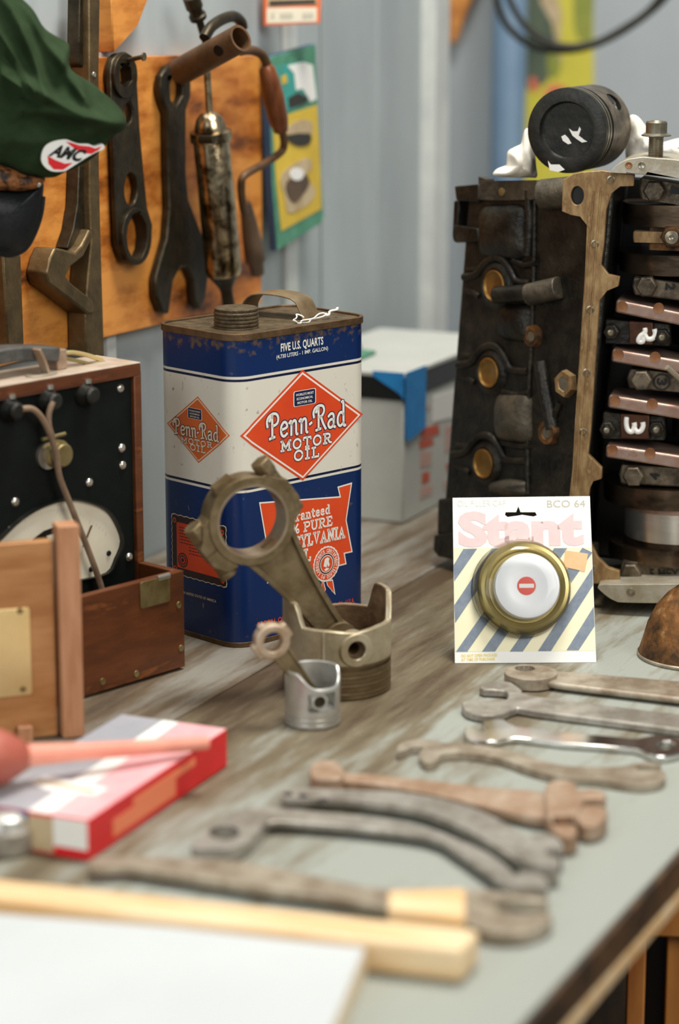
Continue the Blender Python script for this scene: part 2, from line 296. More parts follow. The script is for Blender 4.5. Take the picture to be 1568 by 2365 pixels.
M = dict(
    wall=mat('grey blue painted wall', (.32, .355, .36), (.40, .44, .445), 9, .55, bump=.15, stretch=(1, 1, .25)),
    wallb=mat('pale grey wall', (.36, .395, .41), (.43, .47, .48), 5, .6, stretch=(1, 1, .3)),
    post=mat('white painted trim', (.60, .62, .58), (.50, .52, .50), 20, .5),
    bench=mat('worn bench planks', (.13, .075, .035), (.36, .34, .28), 9, .62, bump=.5, stretch=(.30, 3.2, 1), rot=RZ, c3=(.44, .435, .40), lo=.30, hi=.50, rvar=.12, bscale=60),
    benchd=mat('shaded worn bench planks', (.045, .03, .018), (.15, .12, .085), 12, .6, bump=.5, stretch=(.3, 3, 1), rot=RZ, c3=(.28, .26, .22), lo=.32, hi=.58, rvar=.12, bscale=60),
    bedge=mat('dark plank edge', (.03, .017, .008), (.10, .05, .018), 30, .6, bump=.3),
    orange=mat('orange plywood', (.70, .285, .055), (.42, .125, .015), 8, .5, bump=.15, stretch=(1, 1, 3.2), c3=(.085, .022, .004), lo=.43, hi=.56, detail=10),
    crate=mat('orange crate wood', (.50, .20, .04), (.30, .09, .015), 20, .6, bump=.2, stretch=(1, 1, .2)),
    pine=mat('pale pine', (.80, .61, .37), (.68, .42, .18), 16, .55, bump=.1, stretch=(.6, 5, 5), rot=(0, 0, .3)),
    walnut=mat('brown box wood', (.135, .038, .008), (.085, .023, .006), 22, .42, bump=.12, stretch=(1, 1, 4), c3=(.20, .062, .013), lo=.35, hi=.6),
    lidwood=mat('light brown lid wood', (.46, .22, .08), (.34, .14, .04), 14, .45, bump=.08, stretch=(1, 1, 7)),
    lidedge=mat('pinkish lid edge wood', (.50, .25, .13), (.40, .18, .08), 20, .5, stretch=(6, 6, 1)),
    topwood=mat('pale box top', (.52, .43, .34), (.40, .30, .22), 40, .5),
    steel=mat('dull steel', (.44, .41, .36), (.25, .22, .18), 60, .38, .45, bump=.12, rvar=.12),
    steelw=mat('warm grey steel', (.46, .40, .31), (.25, .19, .13), 50, .42, .40, bump=.15, rvar=.1),
    chrome=mat('chrome steel', (.72, .72, .70), (.60, .58, .54), 60, .16, 1.0),
    rust=mat('rusty steel', (.30, .175, .10), (.42, .30, .21), 50, .5, .35, bump=.3, c3=(.50, .40, .31)),
    rustd=mat('dark rusted iron', (.045, .022, .008), (.24, .10, .025), 70, .6, .4, bump=.5, c3=(.40, .28, .14)),
    iron=mat('dark tool steel', (.032, .025, .014), (.062, .047, .026), 60, .42, .7, bump=.25, rvar=.12),
    ironb=mat('bronze tinted iron', (.105, .070, .030), (.165, .112, .050), 50, .45, .65, bump=.25, rvar=.1),
    gun=mat('worn grease gun steel', (.12, .08, .035), (.62, .50, .32), 70, .24, 1.0, bump=.15, lo=.40, hi=.56, rvar=.1),
    brace=mat('brown iron tube', (.085, .040, .015), (.14, .07, .028), 60, .55, .25, bump=.2),
    woodh=mat('red brown wood handle', (.22, .065, .018), (.12, .035, .012), 40, .35, stretch=(3, 3, .5), coat=.2),
    woodd=mat('dark brown wood handle', (.075, .045, .024), (.13, .08, .045), 40, .5),
    alu=mat('piston aluminium', (.50, .44, .31), (.34, .27, .16), 40, .42, .6, bump=.2, rvar=.1),
    aluw=mat('bright aluminium', (.66, .66, .63), (.56, .55, .50), 50, .33, .75, bump=.12),
    aluin=mat('dark brown piston inside', (.12, .07, .035), (.26, .17, .09), 60, .6, .4, bump=.3),  # darker and browner than the outer alloy
    rod=mat('forged rod steel', (.165, .118, .058), (.25, .19, .105), 60, .48, .7, bump=.25, rvar=.1),
    rodb=mat('machined bearing steel', (.48, .38, .26), (.36, .27, .17), 40, .34, .8),
    ringbelt=mat('brown ring belt', (.20, .14, .07), (.13, .085, .04), 50, .45, .6, bump=.2),
    rodp=mat('pale small rod', (.58, .47, .36), (.40, .28, .17), 60, .5, .5, bump=.25),
    block=mat('black cast iron', (.008, .007, .005), (.030, .025, .016), 50, .42, .35, bump=.7, rvar=.14, bscale=160, c3=(.045, .036, .022), hi=.62),
    blockl=mat('worn cast iron', (.045, .04, .03), (.11, .09, .06), 50, .5, .4, bump=.5, bscale=200),
    hole=mat('hole shade and print black', (.006, .006, .005), None, 40, .35),  # black for the shade in holes and gaps, and for black print
    gasket=mat('brown stained gasket rail', (.36, .235, .105), (.20, .11, .04), 55, .5, .35, bump=.2, stretch=(3, 3, 1), c3=(.46, .33, .17)),
    brassp=mat('brass core plug', (.40, .22, .06), (.26, .13, .03), 50, .36, .8),
    cap=mat('oily cast cap', (.06, .045, .03), (.20, .16, .11), 70, .38, .6, bump=.3, rvar=.12),
    copper=mat('coppery crank web', (.36, .22, .165), (.42, .30, .25), 60, .36, .65, bump=.15, c3=(.30, .13, .06)),
    copperd=mat('rust brown dimple', (.22, .085, .035), (.30, .14, .06), 80, .5, .5),
    capb=mat('dark brown cap', (.05, .016, .007), (.09, .035, .014), 60, .4, .4),
    oil=mat('oily steel web', (.045, .032, .022), (.16, .11, .07), 20, .25, .8, bump=.15, stretch=(1, 1, 3)),
    mirror=mat('polished journal', (.90, .88, .84), (.80, .77, .70), 30, .27, .9, stretch=(1, 1, 10)),
    plate=mat('pale alloy plate', (.48, .44, .35), (.36, .31, .22), 60, .45, .5, bump=.2),
    bolt=mat('bolt steel', (.36, .33, .26), (.24, .19, .11), 70, .32, .85),
    nickel=mat('nickel screw', (.72, .68, .6), (.6, .54, .44), 60, .25, .9),
    brass=mat('brass plate', (.80, .66, .32), (.72, .56, .24), 14, .32, .55),
    brassd=mat('dull brass', (.36, .29, .13), (.24, .18, .07), 60, .4, .7),
    black=mat('black panel', (.004, .006, .005), (.007, .009, .008), 30, .6, spec=.15),
    blackr=mat('black ring', (.012, .012, .010), (.03, .028, .022), 60, .4, .4, bump=.2),
    white=mat('white paint', (.85, .83, .78), None, 30, .4),
    cream=mat('cream dial', (.74, .68, .53), (.64, .57, .42), 12, .4),
    paper=mat('white board', (.54, .56, .56), (.51, .53, .53), 8, .6),
    pages=mat('cream page edge', (.74, .62, .44), (.66, .52, .34), 60, .7, stretch=(1, 1, 8)),
    wire=mat('brown wire', (.16, .10, .06), (.24, .16, .10), 60, .5),
    leather=mat('black leather', (.005, .007, .008), (.010, .012, .012), 70, .45, bump=.25, bscale=300, spec=.3),
    leatherg=mat('grey leather', (.10, .097, .088), (.055, .052, .047), 70, .5, bump=.3),
    felt=mat('dark green cloth', (.016, .031, .012), (.026, .045, .019), 40, .9, bump=.2, bscale=500, spec=.1),
    tweed=mat('brown braid', (.010, .005, .003), (.24, .085, .02), 110, .6, bump=.6, lo=.46, hi=.54),
    rag=mat('white rag', (.82, .79, .70), (.66, .60, .50), 30, .85, bump=.25),
    teal=mat('teal card', (.03, .36, .32), (.07, .26, .20), 30, .5), green=mat('green card', (.06, .22, .13), (.10, .30, .19), 60, .5),
    yellow=mat('yellow card', (.72, .50, .05), (.60, .40, .04), 20, .5), yellowb=mat('bright yellow paper', (.66, .58, .06), (.55, .50, .05), 9, .5),
    dkgreen=mat('dark green paper', (.05, .075, .05), (.10, .13, .08), 16, .5), olive=mat('olive paper', (.20, .24, .03), (.30, .32, .05), 12, .5),
    salmon=mat('salmon paper', (.68, .16, .09), None, 10, .5), orangec=mat('red orange card', (.75, .16, .05), (.62, .13, .04), 20, .5),
    tan=mat('tan card', (.56, .44, .27), (.44, .32, .17), 40, .5), navy=mat('navy edge', (.02, .05, .11), (.03, .07, .14), 20, .5),
    dark=mat('dark print', (.03, .025, .018), None, 20, .5), greyc=mat('grey card', (.38, .37, .40), (.32, .32, .35), 20, .5),
    red=mat('red carton', (.74, .012, .018), (.62, .010, .014), 20, .4), pink=mat('pink carton', (.82, .48, .49), (.78, .36, .38), 20, .45),
    orl=mat('orange label', (.82, .22, .10), None, 20, .5), blue=mat('blue carton', (.012, .06, .20), None, 20, .45),
    rubber=mat('red rubber bulb', (.42, .11, .07), (.36, .085, .055), 30, .5), tubep=mat('pink tube', (.80, .33, .24), (.74, .27, .19), 30, .3),
    btape=mat('blue tape', (.012, .20, .52), (.016, .25, .60), 60, .6, bump=.2), wbox=mat('grey white carton', (.56, .57, .52), (.50, .51, .47), 14, .5),
    redp=mat('red print', (.66, .07, .025), (.48, .12, .07), 90, .5), redf=mat('faded red print', (.58, .30, .25), (.52, .42, .36), 120, .5),
    bluep=mat('blue plastic', (.15, .24, .35), (.18, .28, .39), 10, .4), blackc=mat('black rubber cable', (.02, .018, .012), None, 30, .5),
    cardw=mat('white blister card', (.88, .87, .82), (.85, .84, .79), 14, .45), cardy=mat('cream yellow print', (.86, .80, .54), (.86, .82, .60), 14, .45),
    slate=mat('slate blue print', (.17, .21, .27), (.22, .26, .31), 200, .5), pinkp=mat('pale pink print', (.78, .55, .54), (.80, .60, .58), 60, .5),
    greyl=mat('faint grey print', (.72, .70, .64), None, 50, .5), greyp=mat('pale grey print', (.52, .48, .38), None, 50, .5), yelp=mat('yellow print', (.82, .64, .10), None, 50, .5),
    gold=mat('gold cup', (.33, .26, .10), (.50, .40, .15), 14, .28, .75), silver=mat('silver cap', (.84, .86, .86), (.80, .82, .82), 20, .3, .1),
    redd=mat('red emblem', (.72, .10, .07), None, 20, .4), sticker=mat('orange price sticker', (.80, .50, .26), (.74, .43, .2), 60, .6),
    cblue=None, floor=mat('dim floor', (.06, .045, .03), (.10, .075, .05), 5, .8),
    lred=mat('orange red label ink', (.76, .075, .012), (.70, .06, .010), 30, .35), lor=mat('faded orange label ink', (.68, .13, .02), (.58, .12, .02), 20, .38),
    lnavy=mat('navy label ink', (.010, .014, .06), None, 30, .35), lwhite=mat('white label ink', (.86, .83, .74), None, 30, .35),
    lcream=mat('cream label ink', (.80, .66, .46), None, 30, .35), lblack=mat('black label ink', (.02, .012, .012), (.05, .012, .008), 400, .4),
    canrust=mat('rusty can top', (.065, .045, .022), (.14, .10, .055), 90, .55, .5, bump=.5), canrim=mat('rusty can rim', (.10, .055, .022), (.17, .10, .05), 70, .5, .6, bump=.3),
    strap=mat('worn tin handle', (.22, .15, .075), (.32, .23, .13), 50, .42, .6, bump=.2), string=mat('white twine', (.82, .78, .70), None, 50, .7),
)
def glass_mat():
    m = bpy.data.materials.new('clear blister'); m.use_nodes = True; nt = m.node_tree; N = nt.nodes; L = nt.links; out = N['Material Output']; N.remove(N['Principled BSDF'])
    t = N.new('ShaderNodeBsdfTransparent'); g = N.new('ShaderNodeBsdfGlossy'); g.inputs['Roughness'].default_value = .08
    f = N.new('ShaderNodeFresnel'); f.inputs['IOR'].default_value = 1.35; x = N.new('ShaderNodeMixShader')
    L.new(f.outputs[0], x.inputs[0]); L.new(t.outputs[0], x.inputs[1]); L.new(g.outputs[0], x.inputs[2]); L.new(x.outputs[0], out.inputs['Surface'])
    return m
M['clear'] = glass_mat()
def bench_mat(name, paint, wood, bare, v0, w0, v1, w1, du):
    """grey paint worn through to brown plank; the wear varies across (v) and along (u) the bench"""
    m = bpy.data.materials.new(name); m.use_nodes = True; nt = m.node_tree; N = nt.nodes; L = nt.links; b = N['Principled BSDF']
    tc = N.new('ShaderNodeTexCoord'); r0 = N.new('ShaderNodeMapping'); r0.inputs['Rotation'].default_value = RZ; L.new(tc.outputs['Object'], r0.inputs[0])
    sp = N.new('ShaderNodeSeparateXYZ'); L.new(r0.outputs[0], sp.inputs[0])
    mp = N.new('ShaderNodeMapping'); mp.inputs['Scale'].default_value = (.35, 2.2, 1); L.new(r0.outputs[0], mp.inputs[0])
    n1 = N.new('ShaderNodeTexNoise'); n1.inputs['Scale'].default_value = 11; n1.inputs['Detail'].default_value = 9; n1.inputs['Roughness'].default_value = .68; L.new(mp.outputs[0], n1.inputs['Vector'])
    mv = N.new('ShaderNodeMapRange'); mv.inputs['From Min'].default_value = v0; mv.inputs['From Max'].default_value = v1; mv.inputs['To Min'].default_value = w0; mv.inputs['To Max'].default_value = w1; L.new(sp.outputs['Y'], mv.inputs['Value'])
    mu = N.new('ShaderNodeMapRange'); mu.inputs['From Min'].default_value = -.75; mu.inputs['From Max'].default_value = -.30; mu.inputs['To Min'].default_value = -du; mu.inputs['To Max'].default_value = du; L.new(sp.outputs['X'], mu.inputs['Value'])
    a1 = N.new('ShaderNodeMath'); L.new(n1.outputs['Fac'], a1.inputs[0]); L.new(mv.outputs[0], a1.inputs[1]); a2 = N.new('ShaderNodeMath'); L.new(a1.outputs[0], a2.inputs[0]); L.new(mu.outputs[0], a2.inputs[1])
    r = N.new('ShaderNodeValToRGB'); e = r.color_ramp.elements; e[0].position = .44; e[0].color = (*paint, 1); e[1].position = .74; e[1].color = (*bare, 1); k = e.new(.58); k.color = (*wood, 1)
    L.new(a2.outputs[0], r.inputs['Fac']); L.new(r.outputs['Color'], b.inputs['Base Color'])
    q = N.new('ShaderNodeMapRange'); q.inputs['To Min'].default_value = .45; q.inputs['To Max'].default_value = .7; L.new(n1.outputs['Fac'], q.inputs['Value']); L.new(q.outputs[0], b.inputs['Roughness'])
    n2 = N.new('ShaderNodeTexNoise'); n2.inputs['Scale'].default_value = 90; L.new(mp.outputs[0], n2.inputs['Vector'])
    bp = N.new('ShaderNodeBump'); bp.inputs['Strength'].default_value = .35; bp.inputs['Distance'].default_value = .002; L.new(n2.outputs['Fac'], bp.inputs['Height']); L.new(bp.outputs[0], b.inputs['Normal'])
    return m
_wf = (tz(1568, 1960) - WP).dot(NF); _ws = (tz(560, 1570) - WP).dot(NF)
M['bench'] = bench_mat('grey painted bench plank', (.30, .315, .275), (.155, .125, .075), (.065, .039, .016), -_wf / 2 + .02, -.20, -_ws + _wf / 2, .15, .07)
M['benchd'] = bench_mat('worn shaded rear plank', (.23, .215, .18), (.12, .085, .05), (.042, .024, .012), -_ws + _wf / 2, .02, _wf / 2, .06, 0)  # same worn paint as the front, with shade mixed into its colours

# the oil can's printed bands: colour by height on the tin, with scratches and rust near the rim
CANH = .2405
def can_mat(z):
    m = bpy.data.materials.new('printed oil tin'); m.use_nodes = True; nt = m.node_tree; N = nt.nodes; L = nt.links; b = N['Principled BSDF']
    b.inputs['Roughness'].default_value = .30; b.inputs['Metallic'].default_value = .15
    tc = N.new('ShaderNodeTexCoord'); sp = N.new('ShaderNodeSeparateXYZ'); L.new(tc.outputs['Object'], sp.inputs[0])
    mr = N.new('ShaderNodeMapRange'); mr.inputs['From Max'].default_value = .25; L.new(sp.outputs['Z'], mr.inputs['Value'])
    r = N.new('ShaderNodeValToRGB'); r.color_ramp.interpolation = 'CONSTANT'; e = r.color_ramp.elements
    nav, whi, blu = (.004, .008, .045, 1), (.82, .78, .66, 1), (.002, .022, .110, 1)
    st = [(0, blu)] + [(q / .25, c) for q, c in zip(z, (whi, nav, whi, nav, whi, blu))]
    e[0].position = 0; e[0].color = st[0][1]; e[1].position = st[1][0]; e[1].color = st[1][1]
    for p, c in st[2:]: k = e.new(p); k.color = c
    L.new(mr.outputs[0], r.inputs['Fac'])
    n1 = N.new('ShaderNodeTexNoise'); n1.inputs['Scale'].default_value = 170; n1.inputs['Detail'].default_value = 8; L.new(tc.outputs['Object'], n1.inputs['Vector'])
    k1 = N.new('ShaderNodeMapRange'); k1.inputs['From Min'].default_value = .66; k1.inputs['From Max'].default_value = .72; L.new(n1.outputs['Fac'], k1.inputs['Value'])
    # rust gathers under the rim
    k2 = N.new('ShaderNodeMapRange'); k2.inputs['From Min'].default_value = CANH - .020; k2.inputs['From Max'].default_value = CANH; L.new(sp.outputs['Z'], k2.inputs['Value'])
    ad = N.new('ShaderNodeMath'); ad.operation = 'MULTIPLY_ADD'; L.new(k2.outputs[0], ad.inputs[0]); ad.inputs[1].default_value = .26; L.new(n1.outputs['Fac'], ad.inputs[2])
    k3 = N.new('ShaderNodeMapRange'); k3.inputs['From Min'].default_value = .66; k3.inputs['From Max'].default_value = .80; L.new(ad.outputs[0], k3.inputs['Value'])
    x = N.new('ShaderNodeMixRGB'); L.new(k3.outputs[0], x.inputs[0]); L.new(r.outputs[0], x.inputs[1]); x.inputs[2].default_value = (.13, .085, .055, 1)
    # fine pale scuffs
    mp = N.new('ShaderNodeMapping'); mp.inputs['Scale'].default_value = (1, 1, .35); L.new(tc.outputs['Object'], mp.inputs[0])
    n2 = N.new('ShaderNodeTexNoise'); n2.inputs['Scale'].default_value = 260; n2.inputs['Detail'].default_value = 3; L.new(mp.outputs[0], n2.inputs['Vector'])
    k4 = N.new('ShaderNodeMapRange'); k4.inputs['From Min'].default_value = .71; k4.inputs['From Max'].default_value = .76; k4.inputs['To Max'].default_value = .5; L.new(n2.outputs['Fac'], k4.inputs['Value'])
    y = N.new('ShaderNodeMixRGB'); L.new(k4.outputs[0], y.inputs[0]); L.new(x.outputs[0], y.inputs[1]); y.inputs[2].default_value = (.42, .36, .30, 1)
    L.new(y.outputs[0], b.inputs['Base Color'])
    n3 = N.new('ShaderNodeTexNoise'); n3.inputs['Scale'].default_value = 18; L.new(tc.outputs['Object'], n3.inputs['Vector'])
    bp = N.new('ShaderNodeBump'); bp.inputs['Strength'].default_value = .12; bp.inputs['Distance'].default_value = .004; L.new(n3.outputs['Fac'], bp.inputs['Height']); L.new(bp.outputs[0], b.inputs['Normal'])
    return m

# ------------------------------------------------------------------ the setting
def wall_pts(l, h=0): return WL.pts(l, h)
mb = MB(WL); mb.box((-1.2, -.9, -.06), (.66, 1.3, 0), M['wall']); struct(mb.build('wall_left'))
mb = MB(); mb.box((-.6, 3.05, -.9), (2.4, 3.12, 1.3), M['wallb']); struct(mb.build('wall_back'))
mb = MB(); mb.box((-2.5, -1.5, -.95), (2.6, 3.2, -.9), M['floor']); struct(mb.build('floor'))
def batten(name, xa, xb, y, th, m, top=1.2, bot=-.05):
    a = WL.px(xa, y, th)[0]; b = WL.px(xb, y, th)[0]
    q = MB(WL); q.box((a, bot, .0005), (b, top, th), m); return struct(q.build(name, bevel=.001))
batten('trim_1', 664, 690, 640, .006, M['post'])
batten('trim_2', 232, 254, 60, .006, M['post'])
batten('trim_3', 1003, 1036, 400, .02, M['post'])
a = WL.px(870, 600, .003)[0]; b_ = WL.px(1003, 600, .003)[0]
q = MB(WL); q.box((a, -.05, .0005), (b_, 1.2, .004), M['wall']); struct(q.build('trim_4', bevel=.001))
a = WL.px(744, 600, .002)[0]
q = MB(WL); q.box((a, .105, .0005), (WL.px(868, 600, .002)[0], 1.2, .0025), M['wall']); struct(q.build('trim_5', bevel=.0008))

# the bench: planks run along the wall
E1 = tz(1568, 1960); EB = tz(560, 1570)
wf = (E1 - WP).dot(NF); wsm = (EB - WP).dot(NF)
BF = Fr(WP, D1, (-NF.x, -NF.y, 0))                 # u along the bench, v towards the wall, n up
bench = thing('workbench', 'long workbench of worn grey brown planks under all the tools', 'workbench', tuple(WP + NF * wf * .5 + V((0, 0, -.9))))
g = .0008
for y0, y1, mm in ((-wf, -wsm - g, 'bench'), (-wsm + g, -wsm * .42 - g, 'benchd'), (-wsm * .42 + g, -.002, 'benchd')):
    q = MB(BF); q.box((-1.9, y0, -.022), (.66, y1, 0), M[mm]); q.build('plank', None, bench, bevel=.0012)
q = MB(BF); q.box((-1.9, -wf - .0035, -.0235), (.66, -wf - .0002, -.0012), M['bedge']); q.build('plank_edge', None, bench, bevel=.001, label='dark chipped front edge')
q = MB(BF); q.box((-1.9, -wf - .005, -.031), (.66, -wf + .02, -.0240), M['pine']); q.build('edge_strip', None, bench, label='pale strip under the front edge')
q = MB(BF); q.box((-1.9, -wf + .14, -.12), (.66, -wf + .16, -.0225), M['bedge']); q.build('apron', None, bench)
q = MB(BF); q.box((-1.9, -wf * .45, -.88), (.66, -wf * .45 + .018, -.0225), M['bedge']); q.build('dark_backing', None, bench)  # added dark board, stands in for the dark below the bench
for x, y in ((-1.8, -wf + .06), (.58, -wf + .06), (-1.8, -.08), (.58, -.08)):
    q = MB(BF); q.box((x, y, -.9), (x + .07, y + .07, -.0225), M['bedge']); q.build('leg', None, bench)

# crate below the bench
CF = Fr((.1, 1.62, -.9), (1, -.12, 0))
xr = lambda x, y, h=0: CF.px(x, y, h)
a0 = xr(1450, 2200)[0]; z1 = xr(1520, 2150)[1]
cr_ = thing('wooden_crate', 'orange slatted wooden crate standing under the front of the bench', 'crate', tuple(CF.w((a0 + .2, 0, -.15))))
q = MB(CF); q.box((a0, z1, -.3), (a0 + .5, z1 + .034, .012), M['crate']); q.build('top_board', None, cr_, bevel=.002)
q = MB(CF); q.box((a0 + .002, 0.001, -.29), (a0 + .49, z1 - .001, -.03), M['hole']); q.build('inside', None, cr_)  # solid black block stands for the shade inside the crate
xx = a0
for k, wd in enumerate((.013, .0, .03, .04, .05, .06)):
    if wd: q = MB(CF); q.box((xx, 0, -.028), (xx + wd, z1 - .0005, 0), M['crate']); q.build('slat', None, cr_, bevel=.0015)
    xx += wd + (.0105 if k else .004)

# ------------------------------------------------------------------ oil can
PH = math.radians(44.5); ca = V((math.cos(PH), math.sin(PH), 0)); cb = V((-math.sin(PH), math.cos(PH), 0))
CO0 = tz(548, 1502)
CRF = Fr(CO0, ca); CLF = Fr(CO0, -cb)
la, lb, rr = .1430, .0920, .0165
def can_map(s, z, off=0):
    """distance s along the tin from its near corner (right face positive), height z"""
    if s > rr: return CO0 + ca * s + V((0, 0, z)) + CRF.n * off
    if s < -rr: return CO0 - cb * s + V((0, 0, z)) + CLF.n * off
    t = (s / rr + 1) / 2 * math.pi / 2          # 0 on the left face, 90 deg on the right
    c = CO0 + ca * rr + cb * rr; d = CLF.n * math.cos(t) + CRF.n * math.sin(t)
    return c + d * (rr + off) + V((0, 0, z))
canc = CO0 + ca * la / 2 + cb * lb / 2
can = thing('oil_can', 'tall blue and white rectangular motor oil tin with orange diamonds', 'oil can', tuple(canc))
zz = [CRF.px(839, y)[1] for y in (1084.4, 1078, 1072.5, 839, 833.4, 826.7)]
CT = Fr(CO0, ca, cb)                               # seen from above: u along right face, v along left face
q = MB(CT); q.prism(rrect(0, 0, la, lb, rr, 8), .002, CANH, m=can_mat(zz)); q.build('body', None, can, bevel=.0006)
q = MB(CT); q.prism(rrect(-.0012, -.0012, la + .0012, lb + .0012, rr + .001, 8), CANH - .0035, CANH + .0018, holes=[rrect(.0014, .0014, la - .0014, lb - .0014, rr - .001, 8)], m=M['canrim']); q.build('rim', None, can, bevel=.0007)
q = MB(CT); q.prism(rrect(-.0006, -.0006, la + .0006, lb + .0006, rr + .001, 8), 0, .004, m=M['canrim']); q.build('base_rim', None, can, bevel=.0007)
q = MB(CT); q.prism(rrect(.0015, .0015, la - .0015, lb - .0015, rr - .001, 8), CANH - .001, CANH + .0002, m=M['canrust']); q.build('top', None, can)
# cap
TOPF = Fr(V((0, 0, CANH)), (1, 0, 0), (0, 1, 0))
cpx = TOPF.px(544, 764); cpc = V((cpx[0], cpx[1] + .0155, CANH))
crd = 52 * (cpc.y) * 1.015 / FPX
prof = [(crd, 0), (crd, .0012)]
for k in range(4):
    z = .002 + k * .0028; prof += [(crd * .955, z), (crd * 1.0, z + .0008), (crd * 1.0, z + .0020), (crd * .955, z + .0027)]
prof += [(crd * .97, .0138), (crd * .97, .0152), (crd * .90, .0158), (0, .0156)]
q = MB(); q.lathe(cpc, (0, 0, 1), prof, 40, M['canrust']); q.build('cap', None, can, smooth=40)
# handle
hp = [(560, 716, .0005), (556, 706, 0), (566, 685, 0), (590, 676, 0), (630, 679, 0), (680, 683, 0), (704, 692, 0), (720, 716, 0), (732, 735, 0)]
hl0 = TOPF.px(592, 726); hl1 = TOPF.px(705, 735)
hd = V((hl1[0] - hl0[0], hl1[1] - hl0[1], 0)); 
HF = Fr(V((hl0[0], hl0[1], CANH)), hd)
def hpz(l): return [(*HF.px(x, y)[:2], 0) for x, y in l]
path = [(v[0], max(v[1], .0008), 0) for v in hpz(cr([(580, 732), (576, 708), (585, 688), (603, 676), (640, 676), (676, 682), (698, 692), (710, 714), (718, 734)], 4, False))]
q = MB(HF); q.ribbon(path, .026, .0011, M['strap'], up=(0, 0, 1)); q.build('handle', None, can, bevel=.0004)
# printed label: diamonds wrap round the tin's corner
def lab(F, l): return [tuple(F.px(x, y)[:2]) if F is CRF else (F.px(x, y)[0], F.px(x, y)[1]) for x, y in l]
def wrap_poly(mb, pts, off, m):
    bm = bmesh.new(); vs = [bm.verts.new((p[0], p[1], 0)) for p in pts]
    tri = tessellate_polygon([[v.co for v in vs]])
    for t in tri:
        try: bm.faces.new([vs[i] for i in t])
        except ValueError: pass
    for k in range(-8, 9):
        bmesh.ops.bisect_plane(bm, geom=bm.verts[:] + bm.edges[:] + bm.faces[:], plane_co=(rr * k / 8, 0, 0), plane_no=(1, 0, 0), dist=1e-7)
    bm.verts.index_update()
    mb.add([can_map(v.co.x, v.co.y, off) for v in bm.verts], [tuple(v.index for v in f.verts) for f in bm.faces], m, WORLD); bm.free()
def wm(off): return lambda q: can_map(q[0], q[1], off + (q[2] if len(q) > 2 else 0))
def inset(pts, k):
    c = V((sum(p[0] for p in pts) / len(pts), sum(p[1] for p in pts) / len(pts))); return [tuple(c + (V(p) - c) * k) for p in pts]
R_ = lambda x, y: CRF.px(x, y)[:2]
L_ = lambda x, y: CLF.px(x, y)[:2]
def diamond(mb, tpx, rpx, bpx, lpx, conv, lr, lw):
    t, r, b, l = conv(*tpx), conv(*rpx), conv(*bpx), conv(*lpx)
    cx = (l[0] + r[0]) / 2; cz = (t[1] + b[1]) / 2; hw = abs(r[0] - l[0]) / 2; hh = (t[1] - b[1]) / 2
    P = [(cx, cz + hh), (cx + hw, cz), (cx, cz - hh), (cx - hw, cz)]
    for k, m, o in ((1, lr, .00012), (.955, lw, .0002), (.915, lr, .00028)): wrap_poly(mb, inset(P, k), o, m)
    return cx, cz, hw, hh
q = MB()
zt, zb = R_(701, 853)[1], R_(709, 1108)[1]; sr = R_(838, 957)[0]; sl = .004
def dia(mb, s0, s1, z0, z1, lr, lw):
    cx, cz, hw, hh = (s0 + s1) / 2, (z0 + z1) / 2, (s1 - s0) / 2, (z1 - z0) / 2; P = [(cx, cz + hh), (cx + hw, cz), (cx, cz - hh), (cx - hw, cz)]
    for k, m, o in ((1, lr, .00012), (.955, lw, .0002), (.915, lr, .00028)): wrap_poly(mb, inset(P, k), o, m)
    return cx, cz, hw, hh
cx, cz, hw, hh = dia(q, sl, sr, zb, zt, M['lred'], M['lwhite'])
W3 = wm(.00038)
def rbox(mb, pts, F, inner, mo, mi_, o=.00034):
    wrap_poly(mb, pts, o, mo); wrap_poly(mb, inset(pts, .93), o + .00006, mi_)
s0, s1 = R_(677, 905)[0], R_(729, 896)[0]; z0, z1 = R_(680, 940)[1], R_(680, 904)[1]
rbox(q, rrect(s0, z0, s1, z1, .0015, 3), CRF, 0, M['lwhite'], M['lnavy'])
for k, tx in enumerate(("WORLD'S MOST", 'ECONOMICAL', 'MOTOR OIL')):
    h = (z1 - z0); zz_ = z1 - h * (.33 + .26 * k); i = (.10, .14, .17)[k] * (s1 - s0)
    put_text(q, None, tx, (s0 + i, zz_), (s1 - i, zz_), h * .155, .00046, M['lwhite'], .018, mapf=lambda p: can_map(p[0], p[1], p[2]))
mp_ = lambda p: can_map(p[0], p[1], p[2])
put_script(q, 'Penn-Rad', R_(617, 1015), R_(797, 981), abs(R_(620, 958)[1] - R_(620, 1015)[1]), .00040, mp_, M['lwhite'], M['lnavy'])
for tx, a, b, y in (('MOTOR', (648, 1042), (764, 1021), 22), ('OIL', (679, 1064), (735, 1053), 22)):
    pa, pb = R_(*a), R_(*b); h = y * 1.8 / FPX * 1.02
    put_slab(q, tx, pa, pb, h, .00040, mp_, M['lwhite'], M['lnavy'], .25, .40, .26)
put_text(q, None, 'FIVE U.S. QUARTS', R_(648, 812), R_(746, 795), .0062, .0003, M['lwhite'], .025, 1.05, mapf=mp_)
put_text(q, None, '(4.730 LITERS - 1 IMP. GALLON)', R_(638, 829), R_(757, 808), .0030, .0003, M['lwhite'], .012, mapf=mp_)
q.build('front_emblem', None, can, smooth=0, recalc=False, weld=False, label='large orange diamond with white script lettering')
q = MB()
zt, zb = L_(449, 914)[1], L_(462, 1070)[1]; sL = L_(386, 975)[0]
dia(q, sL, -.0055, zb, zt, M['lor'], M['lcream'])
s0, s1 = L_(434, 943)[0], L_(467, 950)[0]; z0, z1 = L_(450, 968)[1], L_(450, 943)[1]
rbox(q, rrect(s0, z0, s1, z1, .001, 3), CLF, 0, M['lcream'], M['lnavy'])
